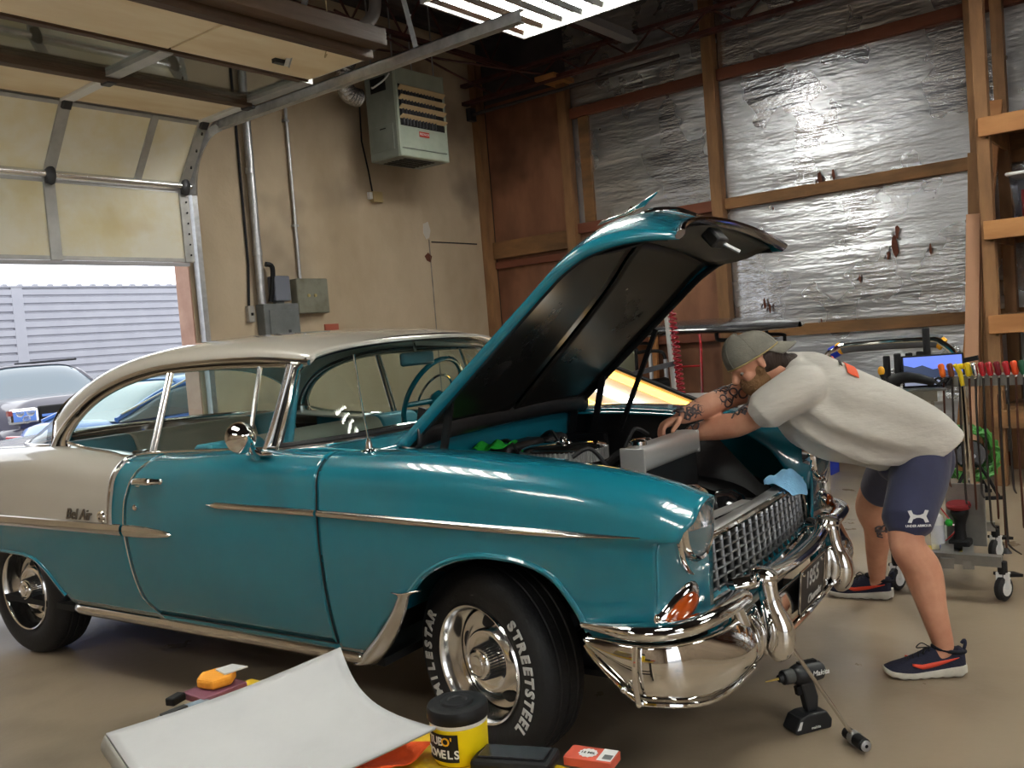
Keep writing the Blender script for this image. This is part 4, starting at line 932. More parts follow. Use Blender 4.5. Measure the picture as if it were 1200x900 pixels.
MB().bb(-.19, .19, -.10, 0, 0, .335).build('body', greybox2, b_, smooth=0, bevel=.008); MB().bb(-.185, .185, -.106, -.101, .005, .33).build('cover', greybox2, b_, smooth=0, bevel=.003)
for x in (-.06, .02): MB().cyl((x, -.106, .17), (x, -.116, .17), .016, n=14).build('knockout', mat('brass', (.45,.36,.16,1), .4, .7), b_)
b_ = empty('light_switch', (5.06, YB, 1.77)); tag(b_, 'pale toggle switch box beside the breaker panel', 'switch')
MB().bb(-.035, .035, -.045, 0, 0, .15).build('box', mat('pale_box', srgb(150,146,140), .5), b_, smooth=0, bevel=.004); MB().bb(-.007, .007, -.065, -.045, .06, .085).build('toggle', black, b_, smooth=0)
c_ = empty('conduit', (5.17, YB-.06, 1.93)); tag(c_, 'thick grey conduit rising from the breaker panel', 'pipe')
MB().cyl((0,0,0), (.03,0,3.0), .038, n=16).build('pipe', steel, c_)
for z in (.45, 1.2, 1.9): MB().cyl((.004*z,0,z), (.004*z,0,z+.05), .045, n=16).build('coupling', steel, c_)
tag(MB().tube([(5.115,YB-.012,5.),(5.10,YB-.012,3.2),(5.095,YB-.012,2.3),(5.06,YB-.012,1.92)], .012, 6).build('power_cable', black), 'black cable running down beside the thick conduit', 'cable')
c_ = empty('thin_conduit', (5.66, YB-.03, 2.17)); tag(c_, 'thin grey conduit dropping into the square junction box', 'pipe')
MB().cyl((0,0,0), (.02,0,2.8), .016, n=12).build('pipe', steel, c_)
for z in (.5, 1.5): MB().bb(-.03, .03, -.018, .02, z, z+.02).build('strap', steel, c_, smooth=0)
tag(MB().tube(spts([(5.24,YB-.07,2.30),(5.30,YB-.09,2.27),(5.29,YB-.08,2.1),(5.27,YB-.06,1.95)], 16), .024, 8).build('flexible_whip', black), 'black flexible whip looping from conduit to disconnect box', 'cable')
b_ = empty('outlet_box', (6.78, YB, 2.98)); tag(b_, 'small yellowed outlet box below the unit heater', 'electrical box')
MB().bb(-.07, .07, -.05, 0, 0, .11).build('body', mat('yellowed_box', srgb(176,156,110), .5), b_, smooth=0, bevel=.004); MB().bb(-.11, -.06, -.04, 0, .03, .10).build('plate', white, b_, smooth=0)
tag(MB().tube([(6.73,YB-.02,3.09),(6.70,YB-.02,3.3),(6.62,YB-.04,3.6),(6.58,YB-.1,4.0)], .009, 6).build('heater_cable', black), 'thin black cable from the outlet box up to the heater', 'cable')
tag(MB().bb(5.93, 6.10, YB-.02, YB, 1.60, 1.72).build('notice_plate', mat('notice_red', srgb(170,90,70), .6)), 'small red and white notice under the square junction box', 'sign')
# unit heater
ht = empty('unit_heater', (6.38, 6.20, 3.28)); tag(ht, 'pale green box heater with louvres hung from the ceiling', 'heater')
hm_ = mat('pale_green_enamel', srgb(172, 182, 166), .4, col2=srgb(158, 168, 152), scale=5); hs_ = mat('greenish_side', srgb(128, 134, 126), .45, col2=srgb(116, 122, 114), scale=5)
lou = mat('cream_louvre', srgb(206, 180, 138), .5)
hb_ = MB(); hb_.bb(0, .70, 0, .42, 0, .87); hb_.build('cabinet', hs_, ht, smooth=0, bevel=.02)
MB().bb(.02, .68, -.012, .0, .09, .30).build('lower_panel', hm_, ht, smooth=0, bevel=.004); MB().bb(.0, .70, -.016, .02, .0, .08).build('base_lip', hm_, ht, smooth=0, bevel=.012)
MB().bb(.02, .68, -.010, .0, .70, .86).build('top_panel', hm_, ht, smooth=0, bevel=.004); MB().bb(0, .03, -.014, .03, .0, .87).build('corner_trim', hm_, ht, smooth=0, bevel=.008); MB().bb(.67, .70, -.014, .03, .0, .87).build('corner_trim', hm_, ht, smooth=0, bevel=.008)
MB().bb(.03, .67, -.004, .0, .30, .70).build('opening', under_m, ht, smooth=0)
for k in range(4): MB().box((.35, -.03, .385+.092*k), (.64, .055, .012), Matrix.Rotation(-.45-.1*k, 3, 'X')).build('louvre', lou, ht, smooth=0)
for k in range(11): MB().cyl((.08+.045*k, -.01, .31), (.08+.045*k, -.01, .69), .012, n=8).build('heat_exchanger_tube', darksteel, ht)
for k in range(6): MB().bb(.12, .55, .06+.055*k, .085+.055*k, -.006, .0).build('bottom_slot', under_m, ht, smooth=0)
MB().bb(-.008, 0, .06, .36, .08, .33).build('access_door', hs_, ht, smooth=0, bevel=.003); MB().bb(-.012, -.004, .16, .24, .29, .30).build('door_pull', black, ht, smooth=0); MB().bb(-.004, .0, .12, .33, .66, .80).build('vent_hole', under_m, ht, smooth=0)
lbl = MB().bb(.28, .42, -.016, -.012, .215, .265).build('maker_label', mat('red_label', srgb(190,60,44), .5), ht, smooth=0)
text('maker_name', 'REZNOR', .034, white, ht, frame((.35,-.0175,.24), (1,0,0), (0,0,1)))
for x, y in ((.06,.06),(.64,.06),(.06,.36),(.64,.36)): MB().cyl((x,y,.87), (x,y,1.7), .008, n=6).build('hanger_rod', steel, ht)
MB().tube(spts([(-.01,.3,.72),(-.07,.22,.69),(-.04,.10,.74),(-.005,.05,.80)], 14), .008, 6).build('wire', white, ht)
foilduct = mat('foil_duct', (.6,.6,.6,1), .25, .9, bump=.5, bscale=50)
fd = empty('flue_duct', (6.3, 6.62, 4.0)); tag(fd, 'crinkled foil flue duct behind the unit heater', 'duct')
MB().tube(spts([(.1,.10,-.05),(-.05,.10,-.02),(-.12,.06,.12),(-.08,.02,.30),(.0,.0,.5)], 40), [.085+.008*(k % 2) for k in range(40)], 14).build('elbow', foilduct, fd)
fp = empty('vent_pipe', (5.2, 5.3, 4.3)); tag(fp, 'bright curved metal vent pipe under the ceiling', 'pipe')
MB().tube(spts([(-.25,.1,-.35),(-.1,.05,-.33),(.08,0,-.18),(.12,0,.1),(.12,0,.68)], 30), .05, 14).build('pipe', alum, fp); MB().cyl((-.24,.1,-.35), (-.18,.08,-.345), .058, n=14).build('collar', alum, fp)
tag(MB().bb(8.38, 8.52, 6.94, 7.0, 4.05, 4.20).build('pipe_bracket', darksteel, smooth=0), 'dark steel bracket on the corner post', 'bracket')
tag(MB().tube([(8.42,6.93,4.12),(8.42,4.2,4.12)], .022, 8).build('gas_pipe', mat('dark_pipe',(.05,.04,.04,1),.6)), 'dark gas pipe running along the plywood below the girder', 'pipe')
# ================================================================ wooden shelf rack by the foil wall
sr = empty('shelf_rack', (7.7, 1.375, 0)); tag(sr, 'rough lumber shelf rack standing against the foil wall', 'shelf')
for x, y in ((0,0),(.80,0),(0,-2.3),(.80,-2.3)): MB().bb(x-.05, x+.05, y-.045, y+.045, 0, 4.2 if y == 0 else 3.2).build('upright', wood_m, sr, smooth=0, bevel=.004)
for z in (1.17, 1.88, 2.65, .45):
    MB().bb(-.09, -.05, -2.3, .02, z, z+.14).build('front_board', newwood_m if z > 1 else woodh_m, sr, smooth=0, bevel=.004); MB().bb(.85, .89, -2.3, .02, z, z+.14).build('back_board', woodh_m, sr, smooth=0, bevel=.004)
    for k in range(8): MB().bb(-.05, .85, -2.3+.29*k, -2.3+.29*k+.27, z+.12, z+.14).build('shelf_board', mat('dark_shelf_board', srgb(70,50,38), .7) if k == 0 and z == 1.17 else woodh_m, sr, smooth=0)
    MB().bb(-.05, .85, -.04, -.02, z-.02, z+.12).build('end_cleat', woodh_m, sr, smooth=0)
def lumber(a, b, w, t, mt, lab):
    a = Vector(a); b = Vector(b); L = (b-a).length; o = MB().bb(-w/2, w/2, -t/2, t/2, 0, L).build('lumber', mt, smooth=0, bevel=.003)
    o.location = a; o.rotation_mode = 'QUATERNION'; o.rotation_quaternion = Vector((0,0,1)).rotation_difference((b-a).normalized()); tag(o, lab, 'lumber', 'loose lumber'); return o
lumber((8.15,1.75,0), (8.42,1.42,3.05), .03, .14, newwood_m, 'long fresh board leaning between the shelf rack and foil wall')
lumber((7.95,1.60,0), (8.02,1.50,2.6), .05, .10, wood_m, 'brown board leaning against the shelf rack upright')
lumber((7.75,1.60,0), (7.80,1.49,2.1), .06, .10, mat('pinkish_board', srgb(186,142,112), .7), 'pinkish plank standing beside the shelf rack upright')
lumber((8.45,4.80,0), (8.5,4.74,1.9), .05, .09, newwood_m, 'pale stud leaning on the plywood wall near the red hand truck')
bn_ = empty('plastic_bin', (7.95, .98, 2.02)); tag(bn_, 'clear plastic bin with coloured bottles on the wooden shelf', 'bin')
clearp = mat('clear_plastic', (.75,.77,.80,1), .25, trans=.3)
MB().grid(lambda u, v: (lambda a, s: (s*.20*math.copysign(min(1, abs(math.cos(a))*1.35), math.cos(a)), s*.26*math.copysign(min(1, abs(math.sin(a))*1.35), math.sin(a)), .33*v))(2*PI*u, lerp(.88, 1, v)), 40, 4, cu=True).build('tub', glassmat('bin_plastic', (.8,.82,.86,1), .2), bn_, solid=.004)
MB().bb(-.215, .215, -.275, .275, .325, .35).build('lid', white, bn_, smooth=0, bevel=.01); MB().bb(-.16,.16,-.21,.21,0,.006).build('base', white, bn_, smooth=0)
for k, mt in enumerate((redpaint, yellowp, orangep, white, bluep)): MB().cyl((-.08+.02*k,.16-.08*k,.008),(-.08+.02*k,.16-.08*k,.22-.02*(k%2)),.032,n=12).build('bottle', mt, bn_)
bx = MB().bb(7.8, 8.3, .7, 1.15, .60, .98).build('black_case', black, smooth=0, bevel=.02); tag(bx, 'black case on the lowest shelf of the lumber rack', 'case')
bx = MB().ball((7.95,1.05,1.345), (.14,.10,.06), 14, 10).build('dark_bag', black); tag(bx, 'crumpled dark bag on the middle shelf of the lumber rack', 'bag')
bd = MB().bb(8.25,8.48,.2,1.1,2.82,3.6).build('dark_board', mat('olive_board', srgb(70,64,44), .7), smooth=0); tag(bd, 'dark olive board standing on the top shelf', 'board')
# ================================================================ things along the far side of the shop
h_ = empty('hand_truck', (8.25, 4.31, 0)); tag(h_, 'red tubular hand truck leaning against the brown plywood', 'hand truck')
MB().tube(spts([(0,.16,.12),(.05,.16,.6),(.10,.16,1.25),(.105,.13,1.33),(.108,.08,1.365),(.108,-.08,1.365),(.105,-.13,1.33),(.10,-.16,1.25),(.05,-.16,.6),(0,-.16,.12)], 60), .014, 8).build('frame', redpaint, h_)
for z in (.35, .68, 1.0): MB().cyl((.08*z,.16,z), (.08*z,-.16,z), .010, n=8).build('crossbar', redpaint, h_)
MB().bb(-.20, .02, -.18, .18, .015, .03).build('toe_plate', redpaint, h_, smooth=0)
for sy in (-.2, .2): MB().lathe([(.03,-.03),(.10,-.03),(.125,-.015),(.125,.015),(.10,.03),(.03,.03)], (.06, sy, .126), (0,1,0), 20).build('wheel', rubber, h_)
lk = empty('storage_locker', (7.95, 5.10, 0)); tag(lk, 'pale green storage locker against the plywood wall', 'locker')
lg = mat('pale_green_paint', srgb(176,188,160), .55); MB().bb(-.22, .2, -.32, .32, 0, 1.34).build('body', lg, lk, smooth=0, bevel=.01); MB().bb(-.235, -.221, -.31, -.01, .05, 1.30).build('door', lg, lk, smooth=0, bevel=.004); MB().bb(-.235, -.221, .01, .31, .05, 1.30).build('door', lg, lk, smooth=0, bevel=.004); MB().bb(-.26,-.235,.03,.05,.7,.8).build('handle', darksteel, lk, smooth=0)
fr_ = empty('folding_frame', (8.0, 4.42, 0)); tag(fr_, 'black and grey folded tubular frame beside the locker', 'frame')
MB().tube(spts([(0,.28,.0),(0,.28,1.13),(0,.25,1.18),(0,.10,1.19),(0,-.02,1.17),(0,-.05,1.1)], 30), .018, 8).build('loop', black, fr_); MB().cyl((0,-.05,0),(0,-.05,1.1),.022,n=10).build('leg', steel, fr_); MB().cyl((0,.28,.4),(0,-.05,.4),.014,n=8).build('crossbar', black, fr_)
# canopy cart
gc = empty('canopy_cart', (7.15, 3.62, 0)); tag(gc, 'small utility cart with a dark flat canopy roof', 'cart')
can = mat('dark_canopy', (.05,.05,.055,1), .25, .2, coat=.5)
def canopy(u, v):
    a = 2*PI*v; y = lerp(-.95, 1.0, u); e = min(1, (1-abs(2*u-1)**6)); return (.80*math.copysign(abs(math.cos(a))**.35, math.cos(a))*max(.05, e), y, 1.345+.042*math.sin(a)*max(.2, e)+.045*math.sin(PI*u)+(.03 if math.sin(a) > 0 else 0)*(1-abs(math.cos(a))))
MB().grid(canopy, 24, 28, cv=True).build('canopy', can, gc, smooth=60)
for x, y in ((-.5,-.62),(-.5,.72),(.5,-.62),(.5,.72)):
    MB().tube(spts([(x,y,.45),(x,y,1.20),(x,y+.01,1.27),(x,y+.14,1.285),(x,y+.16,1.31),(x,y+.16,1.37)], 24), .016, 8).build('bracket', black, gc); MB().cyl((x,y,.40),(x,y,1.18),.02,n=10).build('post', alum, gc)
MB().bb(-.5, .5, -.9, .9, .25, .45).build('chassis', mat('cart_body', srgb(60,64,70), .4, coat=.3), gc, smooth=0, bevel=.05); MB().bb(-.45, .45, .1, .5, .45, .62).build('seat', black, gc, smooth=0, bevel=.05); MB().bb(-.45, .45, .48, .58, .6, .95).build('seatback', black, gc, smooth=0, bevel=.04); MB().bb(-.48,.48,-.95,-.6,.45,.75).build('cowl', mat('cart_cowl', srgb(60,64,70), .4), gc, smooth=0, bevel=.06)
for x, y in ((-.5,-.6),(.5,-.6),(-.5,.6),(.5,.6)): MB().lathe([(.05,-.07),(.17,-.07),(.21,-.04),(.21,.04),(.17,.07),(.05,.07)], (x,y,.21), (1,0,0), 24).build('wheel', rubber, gc)
st_ = empty('steel_bench', (5.75, 2.75, 0)); tag(st_, 'light steel bench with thin legs behind the car', 'bench')
MB().bb(-.18, .18, -.40, .45, .90, .93).build('top', alum, st_, smooth=0, bevel=.003)
for x, y in ((-.15,-.36),(.15,-.36),(-.15,.4),(.15,.4)): MB().cyl((x,y,0),(x,y,.90),.014,n=8).build('leg', steel, st_)
jg = empty('water_jug', (5.75, 2.55, .931)); tag(jg, 'translucent blue jug with green cap on the steel bench', 'jug')
MB().lathe([(.0,0),(.055,.002),(.062,.015),(.062,.05),(.057,.055),(.062,.06),(.062,.10),(.05,.125),(.022,.135)], (0,0,0), (0,0,1), 24).build('body', mat('blue_jug', srgb(36,60,200), .2, coat=.6), jg); MB().cyl((0,0,.135),(0,0,.155),.022,n=14).build('cap', greenp, jg)
# light board on stand
lb = empty('dent_repair_light', (4.72, 2.9, 0)); tag(lb, 'tilted light board with glowing yellow and white strips beside the car', 'light')
L_A = Vector((-.02,.72,1.47)); L_B = Vector((-.02,-.52,.97)); ld = (L_B-L_A).normalized(); ln = Vector((-1,0,.12)); ln = (ln-ld*ln.dot(ld)).normalized(); lw_ = ln.cross(ld).normalized()
if lw_.z > 0: lw_ = -lw_
rotl = Matrix((ld, lw_, ln)).transposed(); Ll = (L_B-L_A).length; mid = (L_A+L_B)/2+lw_*.25
MB().box(mid-ln*.02, (Ll+.04, .54, .03), rotl).build('backplate', mat('light_housing', (.55,.5,.42,1), .5), lb, smooth=0, bevel=.004)
MB().box(mid+lw_*-.27+ln*.005, (Ll+.05, .014, .07), rotl).build('rim', black, lb, smooth=0); MB().box(mid+lw_*.27+ln*.005, (Ll+.05, .014, .07), rotl).build('rim', black, lb, smooth=0)
MB().box(mid+ld*(Ll/2+.025)+ln*.005, (.014, .55, .07), rotl).build('rim', black, lb, smooth=0); MB().box(mid-ld*(Ll/2+.025)+ln*.005, (.014, .55, .07), rotl).build('rim', black, lb, smooth=0)
ye = mat('yellow_glow', (1,.75,.25,1), .4, emit=(1,.52,.09,1), es=2.8); we = mat('white_glow', (1,1,1,1), .4, emit=(.95,1,.97,1), es=3.6)
for k in range(5):
    c = mid+lw_*(-.22+.11*k)+ln*.012; MB().box(c, (Ll-.02, .052 if k % 2 else .044, .03), rotl).build('light_strip', we if k % 2 else ye, lb, smooth=0, bevel=.012)
MB().cyl((.20,-.30,.06),(.20,-.24,1.55),.016,n=10).build('pole', alum, lb); MB().bar((.20,-.27,1.2),(.02,-.05,1.15),.03,.03).build('arm', darksteel, lb, smooth=0)
for a in range(3): MB().bar((.20,-.30,.16),(.20+.35*math.cos(a*2.1),-.30+.35*math.sin(a*2.1),.015),.02,.02).build('leg', darksteel, lb, smooth=0)
coil = [(.16+.022*math.cos(k*.9), -.30+.022*math.sin(k*.9)-.00022*k, 1.52-.0040*k) for k in range(130)]
cc = MB().tube(coil, .006, 5).build('coiled_cord', mat('red_cord', srgb(150,20,40), .4), lb)
# padded arch stand
ar = empty('padded_rail', (6.3, 1.75, 0)); tag(ar, 'tubular stand with grey padded top rail and blue and yellow sleeves', 'rail')
P = [(0,.50,.03),(0,.48,.80),(0,.44,1.10),(0,.36,1.175),(0,.25,1.20),(0,-.22,1.205),(0,-.32,1.175),(0,-.40,1.08),(0,-.43,.90),(0,-.44,.03)]
tb = spts(P, 80); MB().tube(tb, .020, 10).build('tube', chrome, ar); MB().tube([p+Vector((.06,0,-.02)) for p in tb], .020, 10).build('tube', chrome, ar)
def seg(a, b, r, nm, mt): MB().tube([Vector(tb[k])+Vector((.03,0,-.01)) for k in range(a, b)], r, 12).build(nm, mt, ar)
greyfoam = mat('grey_foam', srgb(92,94,98), .8); seg(31, 50, .045, 'pad', greyfoam); seg(27, 32, .042, 'sleeve', mat('amber_foam', srgb(226,160,30), .6)); seg(22, 28, .043, 'sleeve', bluep); seg(49, 54, .042, 'sleeve', mat('amber_foam2', srgb(226,160,30), .6))
MB().bar((.03,-.40,1.05),(.03,-.52,1.07),.03,.03).build('peg', black, ar, smooth=0)
for y in (.50,-.44): MB().bar((-.25,y,.02),(.3,y,.02),.05,.03).build('foot', darksteel, ar, smooth=0)
tag(MB().bb(7.9,8.1,2.75,2.83,0,.22).build('blue_block', bluep, smooth=0), 'small blue upright block on the floor under the foil wall', 'block')
# hose reel
hr = empty('hose_reel', (7.2, 1.50, 0)); tag(hr, 'green air hose coiled on a black floor reel', 'hose reel')
hg = mat('green_hose', srgb(70,140,60), .4); cpos = Vector((0,0,.32)); axd = Vector((-.9,-.43,0)).normalized(); ux = Vector((0,0,1)); uy = axd.cross(ux)
pts = [cpos+(ux*math.cos(a)+uy*math.sin(a))*(.15+.062*((k*7 % 23)/23))+axd*(.09*math.sin(k*.043)) for k, a in enumerate([2*PI*i/22 for i in range(22*14)])]
MB().tube(pts, .012, 6).build('hose', hg, hr)
MB().lathe([(.0,-.02),(.10,-.02),(.11,0),(.10,.02),(.0,.02)], cpos+axd*.06, axd, 24).build('hub', mat('gloss_black2',(.01,.01,.012,1),.1,coat=1.), hr)
for s_ in (-1, 1): MB().tube(spts([cpos+axd*.14*s_+uy*-.16-ux*.31, cpos+axd*.14*s_-ux*.05, cpos+axd*.14*s_+uy*.16-ux*.31], 20), .012, 8).build('stand', black, hr)
MB().cyl(cpos-axd*.15, cpos+axd*.15, .015, n=8).build('axle', steel, hr)
for s_ in (-1, 1): MB().bar(cpos+axd*.14*s_+uy*-.18-ux*.308, cpos+axd*.14*s_+uy*.18-ux*.308, .03, .024).build('skid', black, hr, smooth=0)
# ================================================================ rolling tool stand on the right
ts = empty('tool_stand', (5.05, 1.12, 0)); tag(ts, 'rolling steel tool stand on casters behind the person', 'tool stand')
gsteel = mat('worn_grey_steel', (.28,.28,.27,1), .4, .7, col2=(.36,.35,.33,1), scale=8)
cw = [(-.34,-.26),(-.35,.22),(.40,-.10),(.30,.36)]
for i, (x, y) in enumerate(cw):
    MB().lathe([(.02,-.018),(.05,-.018),(.06,-.010),(.06,.010),(.05,.018),(.02,.018)], (x,y,.061), (.35,.94,0), 20).build('caster_wheel', rubber, ts); MB().lathe([(.0,-.02),(.035,-.02),(.035,.02),(.0,.02)], (x,y,.061), (.35,.94,0), 16).build('caster_hub', white, ts)
    MB().bar((x,y,.06),(x+.01,y,.135),.055,.05).build('caster_fork', white, ts, smooth=0); MB().cyl((x,y,.13),(x,y,.19),.022,n=10).build('caster_stem', black, ts); MB().bar((x,y+.02,.125),(x+.09,y-.05,.11),.06,.015).build('brake_pedal', black, ts, smooth=0)
for a, b in ((0,1),(2,3)): MB().bar((cw[a][0],cw[a][1],.19),(cw[b][0],cw[b][1],.19),.05,.05).build('base_rail', gsteel, ts, smooth=0)
MB().bar((-.39,-.03,.17),(.35,.13,.17),.06,.05).build('base_beam', gsteel, ts, smooth=0); MB().bar((-.37,-.12,.165),(.36,.03,.165),.05,.04).build('base_beam', gsteel, ts, smooth=0)
MB().bb(-.12,.12,-.02,.10,.15,.165).build('deck', gsteel, ts, smooth=0); MB().bb(-.19,-.02,-.06,.15,.15,.160).build('tray', yellowp, ts, smooth=0)
MB().bb(.02, .035, -.13, .06, .165, .49).build('back_plate', gsteel, ts, smooth=0, bevel=.003)
MB().bb(.04, .09, .10, .15, .19, 1.02).build('column', mat('pale_column', srgb(160,156,146), .5), ts, smooth=0, bevel=.004)
for z in (.48, .60): MB().bb(.035,.095,.095,.155,z,z+.012).build('cable_tie', black, ts, smooth=0)
MB().bb(-.02, .12, -.42, .02, 1.00, 1.055).build('tool_rail', gsteel, ts, smooth=0, bevel=.003); MB().bb(-.06, .16, .0, .36, .985, 1.0).build('shelf', gsteel, ts, smooth=0, bevel=.003)
MB().bb(-.06, -.05, .05, .34, .93, .985).build('shelf_apron', mat('dirty_apron', srgb(110,104,92), .6), ts, smooth=0); MB().cyl((.02,-.40,.19),(.06,-.38,1.0),.018,n=10).build('upright', gsteel, ts)
# screen
sc_ = empty('tablet_screen', (5.06, 1.22, 1.001)); tag(sc_, 'flat screen showing a snowy mountain on the tool stand', 'screen')
sn = Vector((-.93,-.35,.10)).normalized(); sxv = Vector((.35,-.93,0)).normalized(); syv = sn.cross(sxv); rots = Matrix((sxv, syv, sn)).transposed(); sm = Vector((0,-.02,.085))
MB().box(sm, (.30,.17,.014), rots).build('bezel', black, sc_, smooth=0, bevel=.004); skm = mat('screen_sky', (.1,.15,.5,1), .2, emit=(.16,.25,.85,1), es=.75, ); MB().box(sm+sn*.008, (.28,.15,.001), rots).build('picture_sky', skm, sc_, smooth=0)
mt_ = MB(); prof = [(-.14,-.075),(.14,-.075),(.14,-.02),(.11,-.005),(.08,-.012),(.04,.012),(.0,.006),(-.05,.03),(-.09,.02),(-.14,.035)]
mt_.prism(prof, sxv, syv, sn, sm+sn*.0088, .0006); mt_.build('picture_mountain', mat('screen_mountain', (.02,.03,.06,1), .3, emit=(.05,.07,.13,1), es=.6), sc_, smooth=0)
mt_ = MB(); mt_.prism([(-.14,-.075),(.14,-.075),(.14,-.045),(.05,-.03),(-.03,-.045),(-.14,-.03)], sxv, syv, sn, sm+sn*.0096, .0006); mt_.build('picture_snow', mat('screen_snow', (.3,.32,.4,1), .3, emit=(.30,.33,.45,1), es=.6), sc_, smooth=0)
MB().bar(sm-sn*.01+Vector((0,0,-.05)), sm-sn*.06+Vector((0,0,-.084)), .06, .008).build('kickstand', black, sc_, smooth=0)
# foam-handled bars standing behind the screen
for k, (y, z0, z1) in enumerate(((1.452,1.03,1.17),(1.395,1.03,1.18),(1.335,1.03,1.18),(1.28,1.03,1.185),(1.243,1.15,1.31))):
    o = empty('foam_handle_bar', (5.14, y, 1.001)); tag(o, ('tall foam-handled bar rising above the screen on the tool stand' if k == 4 else 'black foam-handled bar standing upright behind the screen'), 'bar', 'foam-handled bars')
    MB().cyl((0,0,0),(0,0,z0-1.0),.007,n=8).build('shaft', darksteel, o); MB().tube([(0,0,z0-1.001),(0,0,z0-.995),(0,0,z1-1.004),(0,0,z1-1.0)], [.016,.019,.019,.014], 12).build('grip', mat('foam_black', (.02,.02,.022,1), .85), o)
gg = empty('glue_gun', (4.955, 1.33, 1.001)); tag(gg, 'black tool with orange knob lying before the screen', 'tool')
MB().tube(spts([(0,.06,.03),(0,0,.06),(.0,-.08,.055),(0,-.16,.03)], 14), [.03,.034,.034,.032,.03,.03,.03,.028,.026,.026,.024,.022,.02,.012], 12).build('body', black, gg); MB().tube([(0,.03,.05),(-.02,.05,.012)], [.022,.018], 10).build('grip', black, gg); MB().ball((0,.10,.10), (.018,.018,.026), 10, 8).build('knob', mat('amber_knob', srgb(236,166,30), .4), gg); MB().cyl((0,.08,.03),(0,.10,.085),.012,n=8).build('neck', black, gg)
cl = empty('clip_tangle', (5.0, 1.16, 1.001)); tag(cl, 'tangle of black clips and wires on the tool stand shelf', 'clips')
for k in range(8):
    a = k*.8; MB().tube(spts([(.03*math.cos(a),.05*math.sin(a),.008),(.02*math.cos(a+1),.06*math.sin(a+.7),.05),(.035*math.cos(a+2),.05*math.sin(a+1.6),.02)], 10), .006, 5).build('clip', black, cl)
# dent-repair rods hanging from the rail
rods = [(.02,'orange',orangep,.50,.02,'short orange-handled'),(-.02,'brown',mat('brown_handle',srgb(120,66,40),.5),.46,.0,'brown-handled'),(-.055,'yellow',yellowp,.60,.03,'yellow T-handled'),(-.10,'yellow',yellowp,.62,.0,'straight yellow-handled'),(-.13,'chrome',chrome,.55,.02,'chrome-handled'),(-.165,'red',redpaint,.70,.05,'red-handled, bent tip'),(-.20,'red',redpaint,.66,.0,'red-handled, straight'),(-.235,'dark red',mat('dark_red_handle',srgb(120,16,30),.4),.80,.10,'long dark red-handled'),(-.275,'red',redpaint,.52,.02,'short red-handled'),(-.31,'orange',mat('orange_red',srgb(230,80,36),.4),.70,.0,'orange-red-handled'),(-.345,'green',mat('dark_green_handle',srgb(24,90,60),.4),.62,.02,'dark green-handled'),(-.385,'black',black,.5,.0,'black-handled')]
for k, (dy, nm, mt, L, hook, lab) in enumerate(rods):
    dx = -.035 if k % 2 else -.04
    o = empty('dent_rod', (5.05+dx, 1.12+dy, 1.056)); tag(o, lab+' dent rod hanging from the tool stand rail', 'dent rod', 'dent rods on the rail')
    MB().tube(spts([(0,0,.0),(.0,.004,-L*.5),(0,0,-L),(-hook*.6,-hook*.2,-L-.05),(-hook*1.3,-hook*.8,-L-.07)], 18), [.0055]*14+[.005,.0045,.004,.003], 6).build('shaft', mat('rod_steel', (.07,.06,.055,1), .4, .7) if k % 3 else mat('rod_rust', srgb(86,52,38), .5, .3), o)
    if 'T-' in lab: MB().tube([(-.02,.014,.06),(0,-.004,.02),(.0,-.014,-.05)], [.011,.013,.010], 10).build('handle', mt, o); MB().cyl((0,.012,.045),(0,-.022,.05),.015,n=12).build('knob', mt, o)
    else: MB().lathe([(.0,-.005),(.011,-.003),(.0155,.012),(.014,.035),(.0165,.055),(.011,.066),(.0,.068)], (0,0,.0), (0,.15,1), 12).build('handle', mt, o)
    MB().ball((0,0,-.008), .009, 8, 6).build('ferrule', chrome, o)
fl = empty('flat_foot_rod', (5.62, 1.0, 0)); tag(fl, 'thin rod with a flared foot standing behind the tool stand', 'dent rod')
MB().tube([(0,0,.012),(0,0,.9)], .006, 6).build('shaft', mat('rod_rust2', srgb(86,52,38), .5, .3), fl); MB().lathe([(.0,.0),(.028,.0),(.024,.008),(.008,.03)], (0,0,0), (0,0,1), 12).build('foot', darksteel, fl)
# bottle, polisher and cable on the stand's base
bt = empty('spray_bottle', (4.965, 1.20, .161)); tag(bt, 'white spray can without nozzle on the base of the tool stand', 'bottle')
MB().lathe([(.0,0),(.030,.001),(.032,.006),(.032,.155),(.028,.175),(.014,.187),(.013,.20),(.009,.21),(.0,.212)], (0,0,0), (0,0,1), 24).build('body', white, bt); MB().lathe([(.0325,.03),(.0325,.13)], (0,0,0), (0,0,1), 24).build('label', mat('pale_label', srgb(206,208,216), .5), bt)
MB().grid(lambda u, v: (.033*math.cos(lerp(3.6,4.6,u)), .033*math.sin(lerp(3.6,4.6,u)), lerp(.01,.03,v)), 6, 2).build('blue_mark', bluep, bt)
po = empty('polisher', (5.00, 1.10, .166)); tag(po, 'black polisher with red pad standing on the tool stand base', 'polisher')
MB().tube(spts([(0,0,.03),(0,0,.10),(.0,-.005,.17),(-.01,0,.215)], 14), [.036,.036,.032,.03,.028,.028,.028,.03,.034,.04,.044,.044,.04,.02], 14).build('body', black, po); MB().bb(-.045,.045,-.05,.05,0,.05).build('battery', black, po, smooth=0, bevel=.01); MB().lathe([(.0,-.015),(.055,-.015),(.06,0),(.055,.012),(.0,.012)], (.0,0,.225), (-.1,0,.99), 20).build('pad', mat('dark_red_pad', srgb(130,30,34), .7), po); MB().ball((-.0,.05,.13), (.02,.02,.02), 10, 8).build('green_knob', greenp, po)
